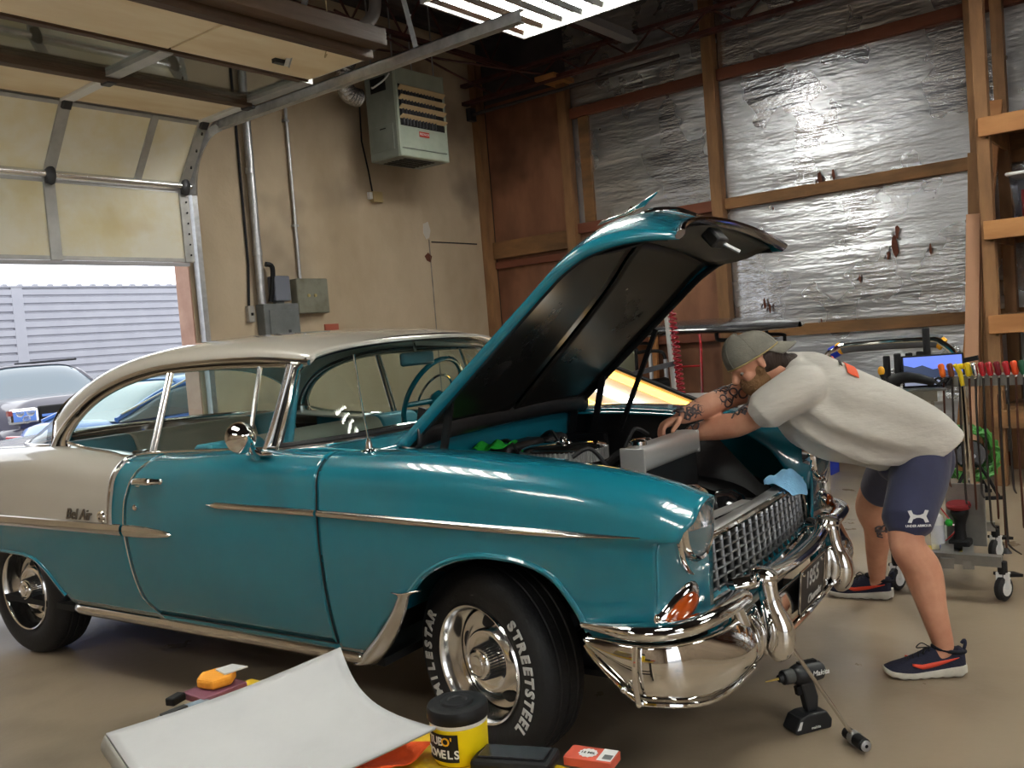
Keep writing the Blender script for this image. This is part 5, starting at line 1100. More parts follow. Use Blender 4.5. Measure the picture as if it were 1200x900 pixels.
tag(MB().tube(spts([(5.0,1.17,.20),(4.98,1.15,.22),(4.99,1.12,.27),(5.03,1.19,.36),(5.06,1.22,.40)], 20), .004, 5).build('thin_cable', redpaint), 'thin red cable between the polisher and the column', 'cable')
# ================================================================ on the shop floor
dr = empty('cordless_drill', (2.99, 1.175, 0)); tag(dr, 'black cordless drill standing on its battery on the floor', 'drill')
dd = Vector((-.84,.54,0)).normalized(); ds = Vector((0,0,1)); dw = dd.cross(ds)
db = mat('drill_black', (.014,.015,.017,1), .45)
MB().prism([(-.065,0),(.075,0),(.085,.012),(.06,.055),(.03,.062),(-.05,.062),(-.07,.03)], dd, ds, dw, -dw*.038, .076).build('battery', db, dr, smooth=0, bevel=.006)
MB().prism([(-.03,.06),(.012,.06),(.02,.10),(.035,.165),(-.02,.165),(-.035,.11)], dd, ds, dw, -dw*.018, .036).build('grip', db, dr, smooth=0, bevel=.008)
MB().lathe([(.0,-.07),(.02,-.068),(.032,-.055),(.036,-.02),(.036,.03),(.030,.05),(.024,.055),(.024,.095),(.016,.10),(.012,.112),(.0,.113)], Vector((0,0,.195)), dd, 22).build('motor_housing', db, dr)
MB().lathe([(.0255,.058),(.0255,.09)], Vector((0,0,.195)), dd, 22).build('chuck_sleeve', mat('chuck_grey',(.05,.05,.05,1),.5), dr); MB().cyl(dd*.112+Vector((0,0,.195)), dd*.165+Vector((0,0,.195)), .005, .002, 8).build('bit', mat('gold_bit',(.6,.42,.12,1),.3,.9), dr)
MB().bar(dd*.04+Vector((0,0,.155)), dd*.035+Vector((0,0,.125)), .018, .016).build('trigger', black, dr, smooth=0); MB().bar(dd*-.04+Vector((0,0,.232)), dd*.03+Vector((0,0,.232)), .02, .008).build('speed_switch', black, dr, smooth=0)
MB().prism([(.062,.018),(.076,.018),(.062,.045),(.052,.045)], dd, ds, dw, dw*-.0395, .001).build('battery_label', white, dr, smooth=0)
text('maker_name', 'Makita', .026, white, dr, frame(Vector((0,0,.20))-dd*.035-dw*.0368, dd*-1 if False else -dd, (0,0,1)), shear=.2)
text('battery_text', 'makita', .014, white, dr, frame(Vector((0,0,.016))-dd*.0-dw*.0385, -dd, (0,0,1)))
pr2 = empty('slide_rod', (2.93, 1.00, 0)); tag(pr2, 'long thin metal rod with black handle leaning on the chrome bumper', 'rod')
ra = Vector((-.012,-.004,.03)); rb = Vector((-.145,.156,.385)); rdir = (rb-ra).normalized()
MB().cyl(ra+rdir*.02, rb, .0065, n=8).build('shaft', stainless, pr2)
hd = Vector((-.52,-.62,0)).normalized(); hm2 = ra
MB().tube([hm2-hd*.05, hm2-hd*.045, hm2+hd*.055, hm2+hd*.06], [.012,.02,.022,.016], 14).build('handle', black, pr2); MB().lathe([(.006,.0),(.017,.0),(.018,.006),(.006,.008)], hm2+hd*.059, hd, 16).build('end_nut', steel, pr2); MB().cyl(hm2-hd*.012, hm2+hd*.012, .0235, n=14).build('clamp', steel, pr2)
# cloths on the car
def cloth(name, pts, mt, lab, thick=.006):
    m = MB(); n, k = len(pts), len(pts[0]); m.grid(lambda u, v: pts[round(u*(n-1))][round(v*(k-1))], n, k); o = m.build(name, mt, smooth=180, solid=thick, sub=2); tag(o, lab, 'cloth'); return o
CM = Matrix.Translation((3.04808, 2.07226, 0)) @ Matrix.Rotation(-1.4866518, 4, 'Z')
rows = []
for i in range(11):
    row = []
    for j in range(11):
        a = 2*i/10-1; b = 2*j/10-1; q = max(abs(a), abs(b)); n_ = math.hypot(a, b) or 1; a2 = a*q/n_; b2 = b*q/n_
        y = .345+.135*a2; x = .715+.080*b2; z = .782+.034*(1-q**2)+.010*math.sin(4*a+3*b)+.005*math.sin(8*b-2*a)
        if x > .745: z -= (x-.745)*1.3
        row.append(CM @ Vector((x, y, z)))
    rows.append(row)
cloth('blue_cloth', rows, mat('sky_blue_cloth', srgb(128,182,220), .9, bump=.3, bscale=90), 'sky-blue shop cloth draped over the grille top')
rows = []
for i in range(7):
    rows.append([CM @ Vector((lerp(-.395,-.28,i/6)+.01*math.sin(j), lerp(-.24,-.04,j/6), .985+.018*math.sin(i*1.5+j*.9)+.022*math.sin(PI*j/6))) for j in range(7)])
cloth('green_cloth', rows, mat('bright_green_cloth', srgb(30,180,50), .8, bump=.3, bscale=90), 'bright green cloth lying in the engine bay by the air cleaner')
# ================================================================ foreground bench and what lies on it
wbn = empty('narrow_bench', (1.385, 1.70, 0)); tag(wbn, 'low narrow yellow-topped bench in front of the car', 'bench')
yb = mat('scuffed_yellow', srgb(214,176,30), .5, col2=srgb(150,120,40), scale=9, lo=.5, hi=.7)
MB().bb(-.115,.145,-.62,.575,.47,.50).build('top', yb, wbn, smooth=0, bevel=.006)
for x in (-.11,.12):
    for y in (-.56,.56): MB().bar((x,y,0),(x*.8,y*.96,.47),.035,.035).build('leg', black, wbn, smooth=0)
    MB().bar((x,-.56,.2),(x,.56,.2),.02,.03).build('stretcher', black, wbn, smooth=0)
A_, B_, C_ = Vector((1.0,2.09,.58)), Vector((1.472,1.79,.68)), Vector((1.385,1.388,.588)); D_ = A_+C_-B_
def sheet(u, v):
    p = A_*(1-u)*(1-v)+B_*u*(1-v)+C_*u*v+D_*(1-u)*v
    p = p+Vector((0,0,1))*(.03*math.sin(PI*v)*(.25-u*.9)-.012*math.sin(PI*u)); 
    c = (C_-B_).normalized(); p += (A_-B_).normalized()*.030*math.sin(PI*v)*u*1.3
    return p
bsheet = empty('white_board', (0,0,0)); tag(bsheet, 'large bowed white sheet laid over the bench in the foreground', 'board')
wh_ = mat('dull_white_sheet', srgb(184,184,184), .5, col2=srgb(172,172,173), scale=3, lo=.4, hi=.7)
MB().grid(sheet, 24, 20).build('sheet', wh_, bsheet, solid=.006, smooth=60)
eN = (A_-B_).normalized(); MB().grid(lambda u, v: sheet(0, u)+eN*(.012*math.sin(PI*v))+Vector((0,0,-.05*v)), 16, 8).build('rolled_edge', mat('grey_edge', srgb(140,136,128), .6), bsheet, solid=.004)
spg = MB(); spg.prism([(0,0),(.055,-.012),(.10,.03),(.085,.085),(.03,.10),(-.012,.06)], (1,0,0), (0,1,0), (0,0,1), (1.375,2.235,.523), .028)
tag(spg.build('orange_sponge', mat('orange_sponge', srgb(240,160,50), .8, bump=.3, bscale=70), smooth=0, bevel=.008), 'orange sponge block on the bench behind the white sheet', 'sponge')
tag(MB().bb(1.33,1.47,2.21,2.318,.501,.521).build('notebook', mat('mauve_cover', srgb(120,70,86), .6), smooth=0, bevel=.003), 'thin mauve book under the orange sponge', 'book')
tag(MB().box((1.30,2.30,.516), (.05,.03,.022), Matrix.Rotation(.3,3,'Z')).build('black_marker_box', black, smooth=0, bevel=.004), 'small black case beside the orange sponge', 'case')
ct = empty('clear_tool', (1.245, 2.21, .501)); tag(ct, 'grey clear-bodied hand tool at the corner of the bench', 'tool')
MB().prism([(-.05,-.02),(.02,-.03),(.10,-.01),(.09,.02),(.0,.035),(-.045,.02)], (1,0,0), (0,1,0), (0,0,1), (0,0,0), .018).build('body', mat('smoky_plastic', srgb(150,166,180), .2, coat=.8), ct, smooth=0, bevel=.005); MB().bb(-.04,.03,-.012,.008,.018,.026).build('slider', darksteel, ct, smooth=0)
tag(MB().prism([(0,0),(.07,-.01),(.06,.05),(.01,.06)], (1,0,0), (0,1,0), (0,0,1), (1.42,2.24,.552), .004).build('white_rag', white, smooth=0), 'scrap of white rag on the orange sponge', 'rag')
rows = [[Vector((lerp(1.26,1.43,i/6)+.006*math.sin(j*2), lerp(1.44,1.66,j/6), .512+.012*math.sin(i*1.4+j*1.1)+.012)) for j in range(7)] for i in range(7)]
cloth('orange_rag', rows, mat('orange_red_cloth', srgb(226,84,30), .85, bump=.3, bscale=80), 'crumpled orange rag under the edge of the white sheet')
tb_ = empty('wipes_tub', (1.455, 1.385, .501)); tag(tb_, 'yellow tub of wipes with a black lid on the bench', 'tub')
MB().lathe([(.0,.0),(.060,.001),(.063,.006),(.065,.085)], (0,0,0), (0,0,1), 36).build('body', mat('tub_yellow', srgb(236,208,16), .4), tb_); MB().lathe([(.065,.084),(.066,.086),(.066,.095),(.065,.097)], (0,0,0), (0,0,1), 36).build('rim', white, tb_)
MB().lathe([(.068,.094),(.070,.097),(.070,.116),(.067,.123),(.057,.127),(.045,.125),(.038,.125),(.036,.130),(.024,.131),(.020,.127),(.0,.127)], (0,0,0), (0,0,1), 40).build('lid', black, tb_)
vd = math.atan2(-1.385,-1.455)
def onc(a, z): return Vector((.0668*math.cos(a), .0668*math.sin(a), z))
MB().grid(lambda u, v: onc(lerp(vd-1.45, vd-.08, u), lerp(.014,.076,v)), 16, 2).build('label_panel', black, tb_)
def curved_text(word, size, mt, a_c, z, step):
    n = len(word)
    for i, ch in enumerate(word):
        a = a_c+(i-(n-1)/2)*step; p = Vector((.0674*math.cos(a), .0674*math.sin(a), z)); text('letter', ch, size, mt, tb_, frame(p, (-math.sin(a), math.cos(a), 0), (0,0,1)), extrude=.0003, bold=.0006)
curved_text('TUB', .026, white, vd-.95, .059, .235); curved_text("O'", .026, mat('label_gold', srgb(230,170,30), .5), vd-.42, .059, .2); curved_text('TOWELS', .026, white, vd-.74, .031, .235)
bk = empty('black_tray', (1.515, 1.215, .501)); tag(bk, 'black plastic tray lying in front of the yellow tub', 'tray')
MB().prism([(-.100,-.045),(.080,-.045),(.085,.045),(-.095,.045)], Vector((.36,-.93,0)), Vector((.93,.36,0)), (0,0,1), Vector((-.04,.02,0)), .030).build('shell', black, bk, smooth=0, bevel=.01); MB().prism([(-.085,-.03),(.065,-.03),(.07,.03),(-.08,.03)], Vector((.36,-.93,0)), Vector((.93,.36,0)), (0,0,1), Vector((-.04,.02,.030)), .004).build('lid', mat('gloss_lid',(.015,.015,.018,1),.2), bk, smooth=0, bevel=.003)
gb_ = empty('glove_box', (1.568, 1.105, .501)); tag(gb_, 'red and white cardboard carton with a 12 MIL badge at the bench end', 'box')
MB().prism([(-.055,-.03),(.055,-.03),(.055,.03),(-.055,.03)], Vector((.20,-.98,0)), Vector((.98,.20,0)), (0,0,1), Vector((0,0,0)), .02).build('carton', mat('carton_red', srgb(190,80,60), .6), gb_, smooth=0, bevel=.002)
ex = Vector((.20,-.98,0)).normalized(); ey = Vector((.98,.20,0)).normalized()
MB().prism([(.02,-.025),(.052,-.025),(.052,.028),(.02,.028)], ex, ey, (0,0,1), Vector((0,0,.0202)), .0006).build('label', white, gb_, smooth=0); MB().prism([(.03,-.018),(.05,-.018),(.05,.002),(.03,.002)], ex, ey, (0,0,1), Vector((0,0,.0209)), .0004).build('barcode', greybox, gb_, smooth=0)
MB().prism([(.022*math.cos(2*PI*k/24)*(1 if k % 2 else .86)-.008, .020*math.sin(2*PI*k/24)*(1 if k % 2 else .86)) for k in range(24)], ex, ey, (0,0,1), Vector((0,0,.0202)), .0008).build('badge', white, gb_, smooth=0); text('badge_text', '12 MIL', .012, black, gb_, frame(Vector((0,0,.0213))-ex*.008, ex, ey), extrude=.0002, bold=.0003)
# ================================================================ vehicles in the yard
def simple_car(name, loc, rz, L, Wd, hbody, hroof, cab, paint, lab, suv=False):
    r = empty(name, loc, rz); tag(r, lab, 'car'); h = Wd/2
    belt_ = hbody
    prof = lambda x: interp([(-L/2,belt_*.80),(-L/2+.15,belt_),(L/2-.9,belt_*(1.02 if suv else .95)),(L/2-.1,belt_*(.98 if suv else .78)),(L/2,belt_*(.85 if suv else .6))], x)
    def body(u, v):
        x = lerp(-L/2, L/2, u); a = PI*v; zt = prof(x); t = h*(1-.10*abs(2*u-1)**4); y = -t*math.copysign(abs(math.cos(a))**.35, math.cos(a)); s = math.sin(a)
        return (x, y, .30+(zt-.30)*s**.45 if s > 0 else .30)
    MB().grid(body, 40, 24).build('body', paint, r, smooth=60)
    for xe in (0, 1):
        pts = [body(xe, j/23) for j in range(24)]; MB().add(pts, [tuple(range(24))]).build('end_panel', paint, r, smooth=0)
    c0, c1, c2, c3 = cab
    def cabf(u, v, k=1.):
        x = lerp(c0, c3, u); zr_ = interp([(c0,belt_-.02),(c1,hroof-.03),((c1+c2)/2,hroof),(c2,hroof-.03),(c3,belt_-.02)], x); a = PI*v; tw = h*(.92-.22*max(0, (zr_-belt_)/(hroof-belt_)))
        s = math.sin(a)
        return (x, -tw*math.copysign(abs(math.cos(a))**.45, math.cos(a))*k, belt_-.03+(zr_-belt_+.03)*max(0, s)**.5*k)
    dglass = mat('tinted_glass', (.10,.14,.17,1), .05, coat=1.)
    MB().grid(cabf, 30, 20).build('cabin_glass', dglass, r, smooth=60)
    MB().grid(lambda u, v: Vector(cabf(lerp((c1-c0)/(c3-c0)-.02, (c2-c0)/(c3-c0)+.02, u), lerp(.22,.78,v)))+Vector((0,0,.012)), 20, 12).build('roof', paint, r, smooth=60, solid=.01)
    for fx in (c0, c1, (c1+c2)/2, c2):
        for v in (.0, 1.):
            pass
    for sg in (0, 1):
        for ua, ub in ((0,0),):
            MB().tube([Vector(cabf(i/24, lerp(.22,.22,0) if sg == 0 else .78))+Vector((0,0,.012)) for i in range(25)], .03, 6).build('pillar', paint, r)
        um = ((c1+c2)/2-c0)/(c3-c0); MB().tube([Vector(cabf(um, (j/10*.22) if sg == 0 else 1-j/10*.22))+Vector((0,0,.006)) for j in range(11)], .03, 6).build('pillar', black, r)
    for x in (-L/2+.75, L/2-.8):
        for sg in (-1, 1):
            MB().lathe([(.0,-.1),(.20,-.1),(.31,-.09),(.33,-.05),(.33,.07),(.29,.10),(.21,.09),(.19,.06),(.0,.05)], (x, sg*(h-.10), .33), (0,sg,0), 28).build('wheel', rubber, r); MB().lathe([(.0,.07),(.19,.065)], (x, sg*(h-.10), .33), (0,sg,0), 20).build('rim', steel, r)
    return r
bp_ = mat('dark_plum_paint', srgb(54,50,66), .3, coat=1.); bl_ = mat('bright_blue_paint', srgb(30,100,190), .3, coat=1.)
sv = simple_car('sport_utility_vehicle', (6.55, 15.55, -.03), -PI/2-.06, 5.1, 2.04, 1.17, 1.68, (-2.4,-2.0,.75,1.45), bp_, 'dark plum sport utility vehicle parked facing the open garage door', True)
fx = 2.55
MB().bb(fx-.06, fx+.03, -.62, .62, .80, 1.05).build('grille', under_m, sv, smooth=0, bevel=.02); MB().bb(fx-.03, fx+.05, -.60, .60, .90, .935).build('grille_bar', chrome, sv, smooth=0)
for sg in (-1, 1):
    q = empty('headlight', parent=sv); MB().bb(fx-.10, fx+.035, sg*.82-.19, sg*.82+.19, .82, 1.04).build('housing', chrome, q, smooth=0, bevel=.04)
    for dz, dyy in ((.98,.08),(.98,-.06),(.88,.02)): MB().lathe([(.0,.02),(.05,.01),(.055,0)], (fx+.035, sg*.82+dyy, dz), (1,0,0), 14).build('lens', lens_m, q)
    MB().bb(fx-.04, fx+.04, sg*1.0-.03, sg*1.0+.02, .95, 1.02).build('marker', amber, q, smooth=0)
MB().tube(spts([(fx-.25,-1.0,.62),(fx+.02,-.85,.62),(fx+.08,0,.62),(fx+.02,.85,.62),(fx-.25,1.0,.62)], 30), .13, 12, flat=1.1).build('bumper', bp_, sv); MB().bb(fx+.16, fx+.19, -.30, .30, .58, .72).build('plate_holder', mat('plate_blue', srgb(70,74,110), .5), sv, smooth=0, bevel=.01)
MB().lathe([(.05,.0),(.06,.01),(.05,.02),(.04,.01)], (fx+.19,0,.66), (1,0,0), 20).build('plate_emblem', white, sv); MB().tube([(.75,-.7,1.70),(-1.9,-.72,1.72)], .02, 6).build('roof_rack', black, sv); MB().tube([(.75,.7,1.70),(-1.9,.72,1.72)], .02, 6).build('roof_rack', black, sv)
bc = simple_car('blue_sedan', (6.25, 9.4, -.03), .05, 4.2, 1.75, .98, 1.36, (-1.75,-.85,.55,1.35), bl_, 'bright blue car parked outside, seen through the classic car windows')
MB().bb(-2.12,-2.05,-.78,.78,.80,.86).build('light_bar', mat('red_tail',(.5,.02,.02,1),.2,coat=1.), bc, smooth=0, bevel=.01); MB().tube([(-1.7,-.72,1.02),(-.8,-.66,1.33),(.2,-.66,1.37)], .012, 6).build('window_trim', chrome, bc)
tag(MB().lathe([(.0,.45),(.02,.45),(.10,.05),(.14,.03),(.14,0),(.0,0)], (6.35,12.3,-.03), (0,0,1), 16).build('traffic_cone', mat('cone_pink', srgb(236,110,100), .6)), 'faded orange traffic cone before the dark vehicle', 'cone')
# ================================================================ the person leaning over the engine bay
per_ = empty('person', (4.0, 1.2, 0)); tag(per_, 'person in grey T-shirt, navy shorts and backwards cap leaning into the engine bay', 'person')
PO = Vector((4.0, 1.2, 0))
skin_m = mat('skin', srgb(204, 150, 122), .5, col2=srgb(186, 126, 100), scale=9, lo=.35, hi=.7, bump=.04, bscale=80)
shirt_m = mat('grey_tshirt', srgb(204, 199, 190), .9, col2=srgb(194, 189, 180), scale=4, bump=.5, bscale=5, bstretch=(1, 1, 3.2), sheen=.2)
navy_m = mat('navy_shorts', srgb(52, 54, 84), .85, col2=srgb(46, 48, 74), scale=5, bump=.2, bscale=9, bstretch=(1,1,.6), sheen=.2)
cap_m = mat('olive_grey_cap', srgb(134, 130, 118), .85, col2=srgb(110, 107, 98), scale=10, bump=.2, bscale=120)
hair_m = mat('dark_brown_hair', srgb(50, 36, 28), .6, bump=.6, bscale=60, bstretch=(1,1,.3)); beard_m = mat('blond_brown_beard', srgb(138, 102, 66), .7, bump=.8, bscale=110)
ink_m = mat('tattoo_ink', srgb(92, 78, 76), .55, col2=srgb(60, 56, 62), scale=30)
shoe_m = mat('navy_knit', srgb(30, 32, 52), .8, bump=.3, bscale=140); sole_m = mat('pale_foam_sole', srgb(204, 200, 188), .7, col2=srgb(186, 180, 166), scale=14); swoosh_m = mat('orange_red_mark', srgb(216, 70, 44), .5)
LV = Vector((-.60, -.80, 0))          # the person's left
def pb(m, name, mt, vox=0, sm=0, parent=None, smooth=180, **k):
    m.v = [tuple(Vector(p)-PO) for p in m.v]
    o = m.build(name, mt, parent or per_, smooth=smooth, **k)
    if vox:
        md = o.modifiers.new('r', 'REMESH'); md.mode = 'VOXEL'; md.voxel_size = vox; md.use_smooth_shade = True
        if sm: md = o.modifiers.new('m', 'SMOOTH'); md.factor = .5; md.iterations = sm
    return o
def limb(m, pts, rad, n=20, k=26, flat=1.):
    q = spts(pts, k); r = [interp([(i/(len(rad)-1), x) for i, x in enumerate(rad)], j/(k-1)) for j in range(k)]
    q = [q[0]+(q[0]-q[1]).normalized()*r[0]*.6]+q+[q[-1]+(q[-1]-q[-2]).normalized()*r[-1]*.6]; r = [r[0]*.55]+r+[r[-1]*.55]
    return m.tube(q, r, n, flat=flat)
TOR = [((3.553,1.339,1.279),(3.479,1.42,1.123)),((3.583,1.302,1.282),(3.484,1.407,1.033)),((3.633,1.236,1.238),(3.527,1.345,.938)),((3.712,1.147,1.176),(3.608,1.251,.858)),((3.822,1.05,1.101),(3.705,1.173,.809)),((3.935,.965,1.014),(3.792,1.126,.779)),((4.012,.909,.923),(3.83,1.125,.758))]
TW = [.12, .17, .195, .195, .19, .19, .195]
def torso(u, a, k=1., out=0.):
    b = spline([t[0] for t in TOR], u); e = spline([t[1] for t in TOR], u); c = (b+e)/2; d = (b-e)/2; w_ = interp([(i/6, x) for i, x in enumerate(TW)], u)
    ca, sa = math.cos(a), math.sin(a)
    p = d*k*math.copysign(abs(ca)**.85, ca)+LV*w_*k*math.copysign(abs(sa)**.80, sa)
    if out: p += p.normalized()*out
    fold = .016*math.sin(9*a+6*u)*max(0, .55-math.cos(a))*math.sin(PI*min(1, u*1.1))+.006*math.sin(16*u+2.5*math.sin(a*2))*max(0, -math.cos(a)+.3)
    return c+p+p.normalized()*fold*(k == 1.)
def torso_mb(k=1., u0=0., u1=1., n=30):
    m = MB(); m.grid(lambda u, v: torso(lerp(u0, u1, u), 2*PI*v, k), n, 40, cv=True)
    for uu in (u0, u1):
        m.add([torso(uu, 2*PI*j/40, k) for j in range(40)], [tuple(range(40))])
    return m
J = dict(hc=(3.419,1.475,1.261), neck=(3.516,1.38,1.194), lsh=(3.400,1.305,1.150), lel=(3.403,1.539,1.016), lwr=(3.416,1.777,.972), rsh=(3.660,1.475,1.178), rel=(3.467,1.628,1.112), rwr=(3.291,1.749,1.056),
         lhip=(3.832,.986,.87), lkn=(3.627,.991,.526), lan=(3.668,.885,.105), rhip=(4.037,1.08,.839), rkn=(4.285,1.321,.519), ran=(4.536,1.388,.10))
J = {k: Vector(v) for k, v in J.items()}
hu = Vector((-.314,.459,.836)).normalized(); hf = Vector((-.545,.635,-.554)).normalized(); hf = (hf-hu*hf.dot(hu)).normalized(); hl = hu.cross(hf)
HR = Matrix((hf, hl, hu)).transposed(); hc = J['hc']
def hp(f, l, u): return hc+hf*f+hl*l+hu*u
body = torso_mb(.72, .0, .93)
# head: skull, jaw, nose, brow, ears
body.ball(hp(-.008,0,.022), (.098,.076,.098), 24, 16, HR); body.ball(hp(.030,0,-.050), (.060,.058,.066), 20, 14, HR); body.ball(hp(.062,0,-.088), (.030,.032,.026), 14, 10, HR)
body.tube([hp(.088,0,.012), hp(.108,0,-.022), hp(.098,0,-.032)], [.010,.016,.010], 10); body.ball(hp(.078,0,.022), (.018,.052,.012), 14, 8, HR); body.ball(hp(.085,0,-.058), (.014,.026,.012), 12, 8, HR)
for sg in (-1, 1): body.ball(hp(-.006, sg*.078, -.012), (.015,.008,.026), 12, 10, HR @ Matrix.Rotation(sg*.3, 3, 'Z')); body.ball(hp(.055, sg*.040, -.028), (.028,.022,.022), 12, 8, HR)
limb(body, [hp(-.03,0,-.05), (Vector(hp(-.045,0,-.09))+J['neck'])/2, J['neck']+Vector((.03,-.02,0))], [.058,.056,.066])
# arms
limb(body, [J['lsh']+Vector((.05,-.03,.02)), J['lsh'], (J['lsh']+J['lel'])/2+Vector((0,0,-.008)), J['lel'], lerp(J['lel'], J['lwr'], .3), lerp(J['lel'], J['lwr'], .7), J['lwr']], [.062,.060,.054,.050,.053,.043,.031])
limb(body, [J['rsh']+Vector((.05,-.03,.02)), J['rsh'], (J['rsh']+J['rel'])/2, J['rel'], lerp(J['rel'], J['rwr'], .3), lerp(J['rel'], J['rwr'], .7), J['rwr']], [.062,.058,.052,.048,.050,.041,.030])
def hand(wr, d, dn, ac, sg):
    """wr wrist, d pointing direction, dn palm-down direction, ac across (towards the thumb)"""
    wr = Vector(wr); d = Vector(d).normalized(); ac = Vector(ac); ac = (ac-d*ac.dot(d)).normalized(); dn = d.cross(ac)*sg
    body.ball(wr+d*.045, (.055,.040,.018), 18, 12, Matrix((d, ac, d.cross(ac))).transposed()); body.ball(wr+d*.005, (.034,.030,.021), 14, 10, Matrix((d, ac, d.cross(ac))).transposed())
    for i, (off, ln) in enumerate(((.030,.068),(.010,.076),(-.010,.071),(-.029,.056))):
        k0 = wr+d*(.082-.006*abs(i-1))+ac*off; a1 = k0+(d*.86+dn*.5).normalized()*ln*.42; a2 = a1+(d*.35+dn*.94).normalized()*ln*.33; a3 = a2+(d*-.1+dn).normalized()*ln*.26
        body.tube(spts([k0-d*.03, k0, a1, a2, a3], 16), [.0105]*3+[.0095]*9+[.0085,.008,.007,.004], 10)
    t0 = wr+d*.018+ac*.026; t1 = t0+(d*.55+ac*.75+dn*.25).normalized()*.036; t2 = t1+(d*.92+ac*.1+dn*.45).normalized()*.030; t3 = t2+(d*.8+dn*.6-ac*.2).normalized()*.024
    body.tube(spts([t0-ac*.015, t0, t1, t2, t3], 14), [.015,.015,.014,.013,.0125,.012,.012,.012,.0115,.011,.0105,.010,.008,.005], 10)
hand(J['rwr'], (-.055,.040,-.022), None, (-.62,-.76,.12), -1)
hand(J['lwr'], (-.05,.35,-.10), None, (.9,.1,.1), 1)
# legs
limb(body, [lerp(J['lhip'], J['lkn'], .12)+Vector((.05,0,-.03)), lerp(J['lhip'], J['lkn'], .5), J['lkn'], lerp(J['lkn'], J['lan'], .28)+Vector((.022,-.012,0)), lerp(J['lkn'], J['lan'], .65)+Vector((.006,-.006,0)), J['lan']], [.075,.080,.066,.072,.052,.036], k=34)
limb(body, [lerp(J['rhip'], J['rkn'], .1)+Vector((-.04,-.03,-.02)), lerp(J['rhip'], J['rkn'], .5), J['rkn'], lerp(J['rkn'], J['ran'], .3)+Vector((.012,-.022,0)), lerp(J['rkn'], J['ran'], .65)+Vector((.004,-.008,0)), J['ran']], [.075,.080,.068,.066,.050,.037], k=34)
body.tube([J['lan']+Vector((0,0,0)), J['lan']+Vector((-.02,.03,-.05))], [.036,.028], 12); body.tube([J['ran'], J['ran']+Vector((-.01,.03,-.05))], [.036,.028], 12)
pb(body, 'body', skin_m, .0055, 5)
# eyes
for sg in (-1, 1):
    pb(MB().ball(hp(.0665, sg*.032, -.004), .0115, 12, 8), 'eye', mat('eye_white', (.5,.47,.43,1), .25)); pb(MB().ball(hp(.0755, sg*.033, -.005), .0052, 8, 6), 'iris', mat('iris_brown', (.05,.03,.02,1), .2))
# beard and hair
bm_ = MB(); bm_.ball(hp(.038,0,-.066), (.066,.064,.062), 22, 16, HR); bm_.ball(hp(.012,0,-.03), (.030,.0775,.044), 18, 12, HR); pb(bm_, 'beard', beard_m, .006, 3)
hm3 = MB(); hm3.ball(hp(-.042,0,-.012), (.076,.078,.078), 22, 16, HR); hm3.ball(hp(-.085,0,-.065), (.042,.055,.050), 18, 12, HR); hm3.ball(hp(-.115,0,-.088), (.040,.045,.030), 16, 10, HR); pb(hm3, 'hair', hair_m, .006, 2)
# cap worn backwards
cp_ = empty('cap', (0,0,0), parent=per_)
def dome(u, v):
    a = 2*PI*u; b = PI/2*v; r = math.cos(b)**.75; tilt = .012*math.cos(a)
    return hp(-.010+.112*r*math.cos(a), .090*r*math.sin(a), .014+tilt+.112*math.sin(b))
pb(MB().grid(dome, 36, 14, cu=True), 'crown', cap_m, parent=cp_, solid=.004)
def brim(u, v):
    a = lerp(-1.15, 1.15, u); t = v; base = hp(-.010-.110*math.cos(a), .088*math.sin(a), .010); ext = .078*math.cos(a)**.5 if abs(a) < 1.5 else 0
    return base-hf*ext*t*.80-hu*(ext*t*.62)-hu*.012*(1-math.cos(a))*t*2
pb(MB().grid(brim, 24, 8), 'brim', cap_m, parent=cp_, solid=.005)
for k in range(6):
    a = 2*PI*k/6+.5; pb(MB().tube([dome(a/(2*PI), j/12)+hu*.001 for j in range(13)], .0014, 5), 'seam', cap_m, parent=cp_)
pb(MB().ball(hp(-.010,0,.127), .008, 8, 6), 'button', cap_m, parent=cp_)
pb(MB().tube([dome(j/40, 0.02) for j in range(41)], .003, 6), 'edge_band', mat('cap_band', srgb(170,150,96), .8), parent=cp_)
# T-shirt
sm_ = torso_mb(1., 0., 1., 40)
c1 = Vector((3.362,1.420,1.068)); c2 = Vector((3.555,1.555,1.135))
limb(sm_, [J['lsh']+Vector((.09,-.03,-.01)), J['lsh']+Vector((.03,-.015,.0)), lerp(J['lsh'], c1, .55)+Vector((0,0,.0)), c1], [.085,.090,.084,.080], n=24)
limb(sm_, [J['rsh']+Vector((-.02,-.08,-.01)), J['rsh'], lerp(J['rsh'], c2, .6), c2], [.085,.085,.080,.076], n=24)
limb(sm_, [J['lsh']+Vector((.06,-.02,.03)), (J['lsh']+J['rsh'])/2+Vector((.03,-.02,.045)), J['rsh']+Vector((.0,-.03,.03))], [.060,.078,.060], n=20)
shirt = pb(sm_, 'tshirt', shirt_m, .007, 6)
def rngm(c, d, r, rr): 
    d = Vector(d).normalized(); x = d.orthogonal().normalized(); y = d.cross(x); return MB().tube([Vector(c)+(x*math.cos(a)+y*math.sin(a))*r for a in [2*PI*k/32 for k in range(32)]], rr, 6, closed=True)
nk = J['neck']+Vector((-.02,.018,.012)); pb(rngm(nk, hc-J['neck'], .064, .008), 'collar', shirt_m)
def patch(u0, u1, a0, a1, mt, nm, off=.007, n=8): return pb(MB().grid(lambda u, v: torso(lerp(u0, u1, u), lerp(a0, a1, v), 1., off), n, n), nm, mt, solid=.001)
op = mat('orange_print', srgb(240,104,70), .8)
patch(.30, .37, .50, .95, op, 'shirt_print'); patch(.255, .275, .62, .80, mat('black_print', srgb(60,56,54), .8), 'shirt_print'); patch(.270, .278, .50, .62, mat('black_print2', srgb(60,56,54), .8), 'shirt_print'); patch(.225, .238, .45, .58, op, 'shirt_print')
